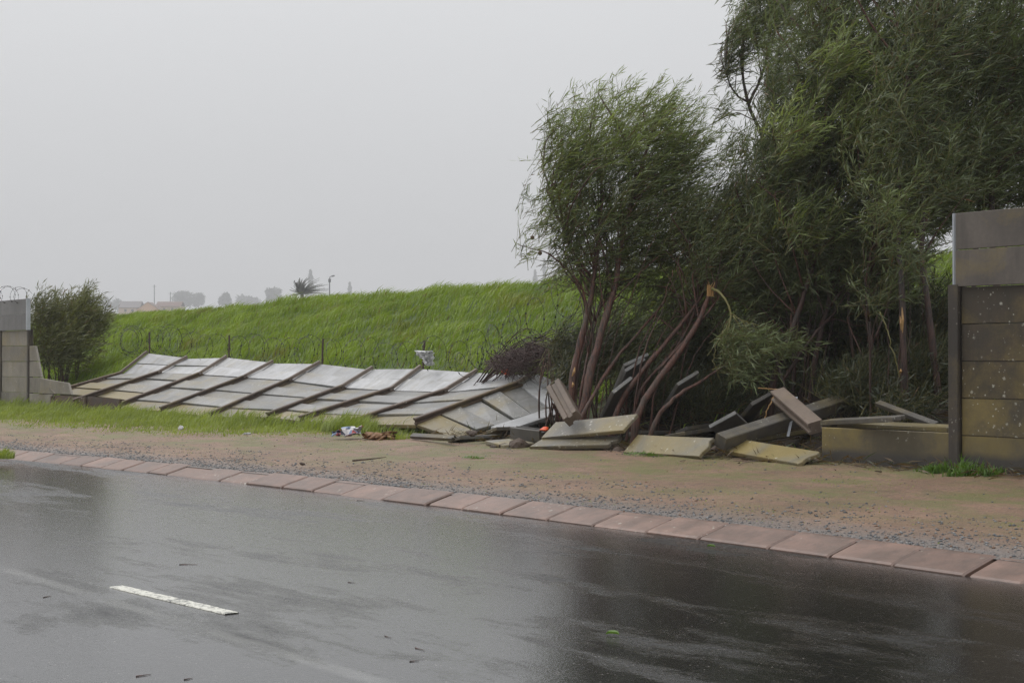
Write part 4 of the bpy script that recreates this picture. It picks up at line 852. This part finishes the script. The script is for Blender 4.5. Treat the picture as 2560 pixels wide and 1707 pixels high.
sz = 0.003 + 0.012 * r.random((n, 1, 1)) ** 3; jit = 1 + 0.45 * (r.random((n, 6, 3)) - .5); an = r.random(n) * 6.28; cs, sn = np.cos(an)[:, None], np.sin(an)[:, None]
Q = base[None] * jit * sz * np.array([1.2, 1.0, 0.75]); Q = np.stack([Q[..., 0] * cs - Q[..., 1] * sn, Q[..., 0] * sn + Q[..., 1] * cs, Q[..., 2]], -1) + P[:, None, :]
c = np.zeros((n, 6, 3)); c[..., 0] = (r.random(n) ** 1.5)[:, None]; c[..., 1] = ((r.random(n) < .12) * .8)[:, None]
tag(np_mesh('gravel', Q.reshape(-1, 3), (tri[None] + np.arange(n)[:, None, None] * 6).reshape(-1, 3), M_STONE, None, False, c.reshape(-1, 3)), 'blue-grey loose gravel along the back of the kerb', 'gravel', kind='stuff')
# rubble clods by the slabs
def lump(px, py, Y, rad, name, label, cat, m, seed, flat=.7, noise=.35, group=None, sub=2):
    import bmesh
    bm = bmesh.new(); bmesh.ops.create_icosphere(bm, subdivisions=sub, radius=1); r = np.random.default_rng(seed); f = r.normal(size=(5, 3)) * 2.2; ph = r.random(5) * 6
    for v in bm.verts:
        p = np.array(v.co); a = sum(math.sin(f[i] @ p + ph[i]) for i in range(5)) / 5; v.co = Vector(p * (1 + noise * a * 1.6) * np.array([1.2, .9, flat])) * rad
    me = bpy.data.meshes.new(name); bm.to_mesh(me); bm.free(); me.materials.append(m); o = bpy.data.objects.new(name, me); COL.objects.link(o)
    p = at(px, py, Y); o.location = p; return tag(o, label, cat, group)
M_CLOD = m_concrete('soil_clod', (0.09, 0.062, 0.045), 0, 0, 0.7, 0.2)
for i, (px, py, Y, rd, lb) in enumerate(((1180, 1082, 17.7, .05, 'dark chunk of rubble on the broken bay'), (1236, 1120, 17.2, .05, 'grey stone in the dirt below the flat slab corner'), (1298, 1112, 17.0, .09, 'earth clod between the flat corner and the slab pair'),
        (1545, 1128, 16.1, .06, 'soil lump left of the yellow centre slab'), (1796, 1122, 15.3, .06, 'earth lump at the left end of the long dark post'), (2030, 1150, 14.4, .06, 'brown clod beside the low panel'), (757, 1159, 15.2, .022, 'small dark stone alone on the verge'), (1262, 1116, 17.1, .05, 'small earth clod beside the grey stone'))):
    lump(px, py, Y, rd, 'rubble_lump', lb, 'rubble', M_CLOD, 100 + i, group='lumps of rubble and earth')

k = MB(); rr = random.Random(8)
for q in range(420):
    s0 = rr.uniform(.3, 9.0); v0 = rr.gauss(-.12, .22); c = sv(s0, v0); c[2] = gz(c); z0 = rr.random() ** 2.5 * .035 + .006
    if rr.random() < .55:
        V = [c + np.array([rr.uniform(-1, 1), rr.uniform(-1, 1), rr.uniform(-.3, .9)]) * z0 for _ in range(4)]; k.add(V, [(0, 1, 2), (0, 2, 3), (0, 3, 1), (1, 3, 2)])
    else:
        a0 = rr.uniform(0, 3.14); d = np.array([math.cos(a0), math.sin(a0), rr.uniform(-.1, .2)]) * rr.uniform(.04, .2); k.tube([c - d + UP * .01, c + UP * .012, c + d + UP * .012], [.003, .004, .002], 3)
tag(k.build('rubble_bits', M_CLOD), 'small chips, bark and broken sticks scattered along the foot of the rubble', 'rubble', kind='stuff')
# ------------------------------------------------------------------ litter
def m_bag():
    m, t, b = mat('white_plastic'); k = NB(t); b.inputs['Base Color'].default_value = (0.8, 0.8, 0.8, 1); b.inputs['Roughness'].default_value = 0.3
    tr = k.n('ShaderNodeBsdfTranslucent'); tr.inputs[0].default_value = (.85, .85, .85, 1); ms = k.n('ShaderNodeMixShader'); ms.inputs[0].default_value = .4
    k.ln(b.outputs[0], ms.inputs[1]); k.ln(tr.outputs[0], ms.inputs[2]); k.ln(ms.outputs[0], t.nodes['Material Output'].inputs[0]); return m
M_BAG = m_bag()
def crumple(name, pts_px, Y, label, cat, m, seed, amp=.03, n=16, depth=.06):
    """crumpled sheet: the four corners bound it, folds give it depth"""
    r = np.random.default_rng(seed); c = [at(p[0], p[1], Y + (p[2] if len(p) > 2 else 0)) for p in pts_px]; f = r.normal(size=(7, 2)) * 9; ph = r.random(7) * 6; V = []; F = []
    for i in range(n + 1):
        for j in range(n + 1):
            u, v = i / n, j / n; p = (c[0] * (1 - u) + c[1] * u) * (1 - v) + (c[3] * (1 - u) + c[2] * u) * v
            w = [math.sin(f[q] @ np.array([u, v]) + ph[q]) for q in range(7)]
            V.append(p + np.array([amp * .6 * (w[0] + w[1]), depth * (w[2] + w[3] + .5 * w[4]), amp * (w[5] + .7 * w[6])]))
    F = [(i * (n + 1) + j, (i + 1) * (n + 1) + j, (i + 1) * (n + 1) + j + 1, i * (n + 1) + j + 1) for i in range(n) for j in range(n)]
    k = MB(); k.add(V, F); o = k.build(name, m, None, True, origin='c'); md = o.modifiers.new('thickness', 'SOLIDIFY'); md.thickness = 0.003; return tag(o, label, cat)
crumple('plastic_bag', [(1038, 880), (1080, 872), (1086, 912), (1060, 908)], 22.6, 'white plastic bag caught on the razor wire and a stake', 'plastic bag', M_BAG, 3, .022, 14, .07)
def m_print():
    m, t, b = mat('printed_plastic'); k = NB(t); v, r_, c = k.objvec()
    vo = k.voro(v, 13, 'Color'); s = k.n('ShaderNodeSeparateColor'); k.ln(vo, s.inputs[0])
    col = k.mix(k.ramp(s.outputs[0], .55, .56), (.62, .6, .6), (.32, .045, .045)); col = k.mix(k.ramp(s.outputs[1], .68, .69), col, (.03, .03, .05)); col = k.mix(k.ramp(s.outputs[2], .8, .81), col, (.18, .24, .36))
    k.ln(col, b.inputs['Base Color']); b.inputs['Roughness'].default_value = .35; return m
M_PRINT = m_print()
crumple('printed_bag', [(842, 1088), (898, 1092), (906, 1062, .15), (862, 1066, .15)], 19.0, 'crumpled plastic bag with red, white and blue print in the grass', 'plastic bag', M_PRINT, 6, .022, 16, .05)
crumple('printed_scrap', [(828, 1088), (848, 1090), (852, 1074, .1), (832, 1078, .1)], 19.0, 'small reddish scrap of packaging left of the printed bag', 'scrap', M_PRINT, 8, .012, 10, .02)
M_RAG = simple('brown_rag', (0.16, 0.075, 0.025), 0.7, var=.7, scale=14, bump=.8)
crumple('brown_rag', [(906, 1098), (985, 1100), (992, 1080, .18), (918, 1078, .18)], 18.75, 'crumpled orange-brown rag lying at the grass edge', 'rag', M_RAG, 55, .022, 22, .05)
lump(1265, 929, 20.55, .035, 'orange_scrap', 'small orange scrap hanging on the upper edge of the fallen wall', 'scrap', M_ORANGE, 56, 1.0, .5, sub=3)
lump(1362, 1073, 17.1, .042, 'orange_fragment', 'bright orange plastic fragment wedged behind the slab pair', 'scrap', M_ORANGE, 57, .5, .3, sub=3)
crumple('paper_scrap', [(606, 1087), (628, 1088), (626, 1080), (610, 1081)], 19.6, 'white paper scrap lying in the verge grass', 'paper', M_BAG, 12, .006, 6, .01)
crumple('paper_scrap', [(444, 1073), (458, 1074), (460, 1066), (448, 1064)], 20.6, 'tiny white scrap in the grass nearer the left wall', 'paper', M_BAG, 13, .006, 6, .01)
# twigs and a leaf on the road and verge
def gpt(px, py, z=0.0): rr_ = ray(px, py); return O + rr_ * ((z - CAMZ) / rr_[2])
for i, (p0, p1, z_, rd, lb) in enumerate((((882, 1151), (965, 1142), .17, .010, 'dark stick lying on the sandy verge'), ((448, 1410), (494, 1410), 0, .0022, 'thin twig on the wet road beyond the white dash'), ((962, 1588), (978, 1593), 0, .0022, 'twig on the road right of the white dash'),
        ((1038, 1618), (1062, 1624), 0, .0022, 'curved twig on the road near the photo bottom'), ((1024, 1652), (1048, 1650), 0, .0022, 'short twig lowest on the road'), ((340, 1689), (378, 1684), 0, .0022, 'twig at the bottom edge left of the middle'), ((870, 1454), (888, 1456), 0, .0022, 'dark bit of twig far on the road'), ((108, 1492), (128, 1488), 0, .0022, 'twig left of the white dash'), ((892, 1250), (912, 1251), 0, .0022, 'twig near the kerb'), ((460, 1697), (482, 1694), 0, .0022, 'tiny twig on the road beside the bottom edge'))):
    a, b_ = gpt(*p0, z_ + rd), gpt(*p1, z_ + rd); k = MB(); k.tube(spline([a, (a + b_) / 2 + (b_ - a)[[1, 0, 2]] * .06, b_], 5), np.linspace(rd, rd * .3, 6), 5)
    tag(k.build('fallen_twig', M_BARK, None, True, origin='c'), lb, 'twig', 'twigs scattered by the storm')
def road_leaf(p0, p1, w, label, m):
    a, b_ = gpt(*p0, .004), gpt(*p1, .004); d = b_ - a; l = np.linalg.norm(d); d /= l; s_ = np.array([-d[1], d[0], 0]); V = []; F = []; n = 8
    for i in range(n + 1):
        t = i / n; ww = w * math.sin(math.pi * min(.98, max(.03, t))) ** .8
        for x, zz in ((-1, .012), (0, .002), (1, .014)): V.append(a + d * l * t + s_ * ww * x + UP * (zz * (1 if i not in (0, n) else .3) + .004 * math.sin(t * 3)))
    F = [(i * 3 + j, i * 3 + j + 1, i * 3 + 4 + j, i * 3 + 3 + j) for i in range(n) for j in range(2)]
    o = np_mesh('fallen_leaf', np.array(V), np.array(F), m, None, True, np.full((len(V), 3), .5) * np.array([1, 0, 0])); o.data.transform(Matrix.Translation(-Vector(a))); o.location = a; tag(o, label, 'leaf', 'leaves torn off by the storm')
road_leaf((1515, 1585), (1548, 1587), .014, 'single broad green leaf lying on the dark wet road', M_WEED)
road_leaf((1768, 1366), (1788, 1368), .008, 'small green leaf near the kerb', M_WEED)

# ------------------------------------------------------------------ far things, in the mist beyond the mound
def hill_z(y): return float(np.interp(y, [60, 160, 420, 950, 1300], [-0.3, 1.0, 12.0, 28.0, 38.0]))
hx = np.linspace(-700, 700, 40); hy = np.linspace(60, 1300, 60); V = [(x, y, hill_z(y) + 0.8 * math.sin(x * .02 + y * .013)) for x in hx for y in hy]
k = MB(); k.add(V, [(i * 60 + j, (i + 1) * 60 + j, (i + 1) * 60 + j + 1, i * 60 + j + 1) for i in range(39) for j in range(59)]); tag(k.build('far_hillside', M_FIELD, None, True), kind='structure')
def far_tree(px, ytop, Y, wpx, label, seed, kind='round', name='far_tree'):
    Y = Y * 2.95; r = np.random.default_rng(seed); zt = at(px, ytop, Y)[2]; g = hill_z(Y) - 1; x = at(px, 900, Y)[0]; w = wpx / FPX * Y; h = zt - g
    t = tag(empty(name, (x, Y, g)), label, 'tree', 'trees fading into the mist')
    k = MB(); k.tube([(x, Y, g - .3), (x + .1, Y, g + h * .4), (x, Y, g + h * .85)], [h * .03, h * .022, h * .008], 6); k.build('trunk', M_BARK, t, True, origin='c')
    n = 3000
    if kind == 'round':
        m = 9; C = np.stack([x + r.uniform(-.32, .32, m) * w, Y + r.uniform(-.3, .3, m) * w, g + h * r.uniform(.45, .84, m)], 1); C[0] = (x, Y, g + h * .80); R_ = w * r.uniform(.17, .28, m); R_[0] = min(w * .25, h * .2)
        i = r.integers(0, m, n); P = C[i] + unit(r.normal(size=(n, 3))) * (R_[i] * r.random(n) ** .4)[:, None]
    else:
        f = r.random(n) ** .8; tier = (np.sin(f * 26) * .5 + .5) * .55 + .45; an = r.random(n) * 6.28; q = (1 - f) ** .75 * w * .5 * tier * r.random(n) ** .5 + .1
        P = np.stack([x + q * np.cos(an), Y + q * np.sin(an), g + h * (.18 + .82 * f)], 1)
    V, F, c = leaves(P, unit(r.normal(size=(n, 3))), w * .09 * (.6 + r.random((n, 1))), w * .05 * (.6 + r.random((n, 1))), r.random(n), 0, r)
    o = np_mesh('crown', V, F, M_FAR, None, False, c); o.parent = t; o.matrix_parent_inverse = Matrix.Translation(-t.location); return t
far_tree(455, 729, 420, 52, 'pale misty tree, left of two joined round crowns', 1)
far_tree(496, 731, 425, 44, 'pale misty tree, right of two joined round crowns', 2)
far_tree(563, 729, 400, 40, 'single round misty tree on the mound skyline', 3)
far_tree(620, 740, 460, 60, 'low faint misty tree beside the single round one', 4)
far_tree(690, 716, 420, 56, 'misty tree just left of the palm', 5)
far_tree(776, 676, 430, 40, 'tall tiered pine fading into mist behind the palm', 6, 'cone', 'far_pine')
far_tree(874, 706, 450, 28, 'small misty cone-shaped tree right of the street lamp', 7, 'cone', 'far_pine')
far_tree(1361, 648, 420, 26, 'tall misty conifer beside the left tree', 8, 'cone', 'far_pine')
far_tree(1338, 675, 430, 32, 'lower misty tree next to the tall conifer', 9, 'cone')
far_tree(300, 752, 430, 50, 'low misty tree above the house roofs', 10)
far_tree(262, 742, 440, 40, 'faint misty tree behind the left bush', 11)
# palm
Yp = 230; px_, pz = at(755, 735, Yp)[0], at(755, 735, Yp)[2]
palm = tag(empty('palm_tree', (px_, Yp, hill_z(Yp))), 'dark palm with fronds swept right by the wind on the skyline', 'tree')
k = MB(); k.tube([(px_, Yp, hill_z(Yp) - 1), (px_ + .1, Yp, (pz + hill_z(Yp)) * .5), (px_, Yp, pz)], [.35, .28, .25], 8); k.build('trunk', M_BARK, palm, True, origin='c')
r = np.random.default_rng(4)
for q in range(44):
    a = r.uniform(0, 6.28); el = r.uniform(-.1, 1.35); d = np.array([math.cos(a) * math.cos(el), math.sin(a) * math.cos(el), math.sin(el)]); c0 = np.array([px_, Yp, pz]); l = r.uniform(2.2, 3.1)
    P = [c0 + d * l * t + np.array([1.6, 0, -.5]) * (t * t) * (1.0 if d[0] > -.3 else .6) for t in np.linspace(0, 1, 8)]
    V = []; F = []
    for t in range(1, 8):
        tt = P[t] - P[t - 1]; tt /= np.linalg.norm(tt); s_ = np.cross(tt, UP); s_ /= np.linalg.norm(s_) + 1e-6
        for sg in (-1, 1):
            for e in (0, .5):
                b0 = P[t - 1] + (P[t] - P[t - 1]) * e; tipp = b0 + (s_ * sg * .5 + tt * .5 + np.array([.15, 0, -.12])) * (1.0 * (1.15 - t / 8)); n0 = len(V); V += [b0 - tt * .13, b0 + tt * .13, tipp]; F.append((n0, n0 + 1, n0 + 2))
    k = MB(); k.add(V, F); k.tube(P, np.linspace(.05, .015, 8), 4); o = k.build('frond', M_SHRUB if False else simple('palm_frond', (.035, .04, .02), .6) if q == 0 else bpy.data.materials['palm_frond'], palm, origin='c')
# street lamp
Yl = 400; p = at(824, 696, Yl); lamp = tag(empty('street_lamp', (p[0], Yl, hill_z(Yl))), 'street lamp with a curved arm standing in the mist right of the palm', 'street lamp')
k = MB(); k.tube([(p[0], Yl, hill_z(Yl) - 1), (p[0], Yl, p[2])], [.17, .14], 8); k.build('pole', simple('lamp_metal', (.05, .05, .055), .5), lamp, True, origin='c')
k = MB(); k.tube([(p[0], Yl, p[2] - .1), (p[0] + .1, Yl, p[2] + .35), (p[0] + .55, Yl, p[2] + .55)], [.12, .11, .10], 6); k.build('arm', bpy.data.materials['lamp_metal'], lamp, True, origin='c')
k = MB(); k.tube([(p[0] + .45, Yl, p[2] + .52), (p[0] + .6, Yl, p[2] + .56), (p[0] + 1.15, Yl, p[2] + .66), (p[0] + 1.3, Yl, p[2] + .66)], [.08, .2, .18, .06], 8); k.build('lamp_head', bpy.data.materials['lamp_metal'], lamp, True, origin='c')
k = MB(); k.tube([(p[0], Yl, p[2] - 1.0), (p[0], Yl, p[2] - .9), (p[0], Yl, p[2] - .15), (p[0], Yl, p[2] - .05)], [.15, .34, .34, .15], 8); k.build('junction_box', bpy.data.materials['lamp_metal'], lamp, True, origin='c')
for (px, yt, lb) in ((386, 712, 'taller faint utility pole above the house roofs'), (426, 730, 'shorter faint utility pole left of the joined round trees')):
    q = at(px, yt, 800); k = MB(); k.tube([(q[0], 800, hill_z(800) - 1), (q[0], 800, q[2])], [.26, .2], 6); k.tube([(q[0] - 1, 800, q[2] - .8), (q[0] + 1, 800, q[2] - .8)], .1, 4)
    tag(k.build('utility_pole', bpy.data.materials['lamp_metal'], origin='c'), lb, 'pole', 'far utility poles')
def house(px0, px1, yridge, yeave, Y, wallc, roofc, label, gable):
    Y = Y * 2.0; g = hill_z(Y) - 1
    x0, x1 = at(px0, 900, Y)[0], at(px1, 900, Y)[0]; ze, zr = at(px0, yeave, Y)[2], at(px0, yridge, Y)[2]; d = 9.0
    h = tag(empty('far_house', ((x0 + x1) / 2, Y, g)), label, 'house', 'houses in the mist'); k = MB()
    V = [(x0, Y, g), (x1, Y, g), (x1, Y + d, g), (x0, Y + d, g), (x0, Y, ze), (x1, Y, ze), (x1, Y + d, ze), (x0, Y + d, ze)]; xm = (x0 + x1) / 2
    F = [(0, 1, 5, 4), (1, 2, 6, 5), (2, 3, 7, 6), (3, 0, 4, 7)]
    if gable: V += [(xm, Y, zr), (xm, Y + d, zr)]; F += [(4, 5, 8), (6, 7, 9)]
    k.add(V, F); k.build('wall', wallc, h, origin='c'); k = MB(); o_ = .35
    if gable:
        for (xa, za) in ((x0 - o_, ze - .25), (x1 + o_, ze - .25)):
            q = [(xa, Y - o_, za), (xm, Y - o_, zr + .08), (xm, Y + d + o_, zr + .08), (xa, Y + d + o_, za)]; k.add(q + [(a, b, c - .12) for a, b, c in q], [(0, 1, 2, 3), (7, 6, 5, 4), (0, 4, 5, 1), (1, 5, 6, 2), (2, 6, 7, 3), (3, 7, 4, 0)])
    else:
        for (ya, yb) in ((Y - o_, Y + d / 2), (Y + d + o_, Y + d / 2)):
            q = [(x0 - o_, ya, ze - .1), (x1 + o_, ya, ze - .1), (x1 + o_, yb, zr), (x0 - o_, yb, zr)]; k.add(q + [(a, b, c - .12) for a, b, c in q], [(0, 1, 2, 3), (7, 6, 5, 4), (0, 4, 5, 1), (1, 5, 6, 2), (2, 6, 7, 3), (3, 7, 4, 0)])
    k.build('roof', roofc, h, origin='c')
    for px in np.linspace(px0, px1, 4)[1:3]:
        xx = at(px, 900, Y)[0]; k = MB(); k.add([(xx - .5, Y - .03, ze - 2), (xx + .5, Y - .03, ze - 2), (xx + .5, Y - .03, ze - .9), (xx - .5, Y - .03, ze - .9), (xx - .5, Y + .05, ze - 2), (xx + .5, Y + .05, ze - 2), (xx + .5, Y + .05, ze - .9), (xx - .5, Y + .05, ze - .9)], [(0, 1, 2, 3), (0, 4, 5, 1), (1, 5, 6, 2), (2, 6, 7, 3), (3, 7, 4, 0)])
        k.build('window', M_WIRE, h, origin='c')
MW = simple('cream_render', (.5, .36, .27), .8); MWS = simple('salmon_render', (.62, .36, .22), .8); MR1 = simple('brown_roof', (.14, .08, .06), .8); MR2 = simple('grey_roof', (.16, .14, .14), .8)
house(342, 396, 755, 772, 330, MWS, MR1, 'house with a salmon gable half hidden by the mound', True)
house(390, 450, 753, 765, 345, MW, MR1, 'long brown-roofed house right of the salmon gable', False)
house(296, 348, 752, 768, 350, MW, MR2, 'grey-roofed house left of the salmon gable', False)

# ------------------------------------------------------------------ haze
k = MB(); x0, x1, y0, y1, z0, z1 = -720, 720, -30, 1450, -1.4, 84
k.add([(x0, y0, z0), (x1, y0, z0), (x1, y1, z0), (x0, y1, z0), (x0, y0, z1), (x1, y0, z1), (x1, y1, z1), (x0, y1, z1)], [(3, 2, 1, 0), (4, 5, 6, 7), (0, 1, 5, 4), (1, 2, 6, 5), (2, 3, 7, 6), (3, 0, 4, 7)])
hm = bpy.data.materials.new('haze'); hm.use_nodes = True; t = hm.node_tree; t.nodes.clear(); o_ = t.nodes.new('ShaderNodeOutputMaterial'); pv = t.nodes.new('ShaderNodeVolumePrincipled')
pv.inputs['Color'].default_value = (0.97, 0.97, 0.98, 1); pv.inputs['Density'].default_value = 0.0008; t.links.new(pv.outputs[0], o_.inputs['Volume'])
tag(k.build('haze', hm), 'thin grey mist over the whole scene', 'haze', kind='stuff')
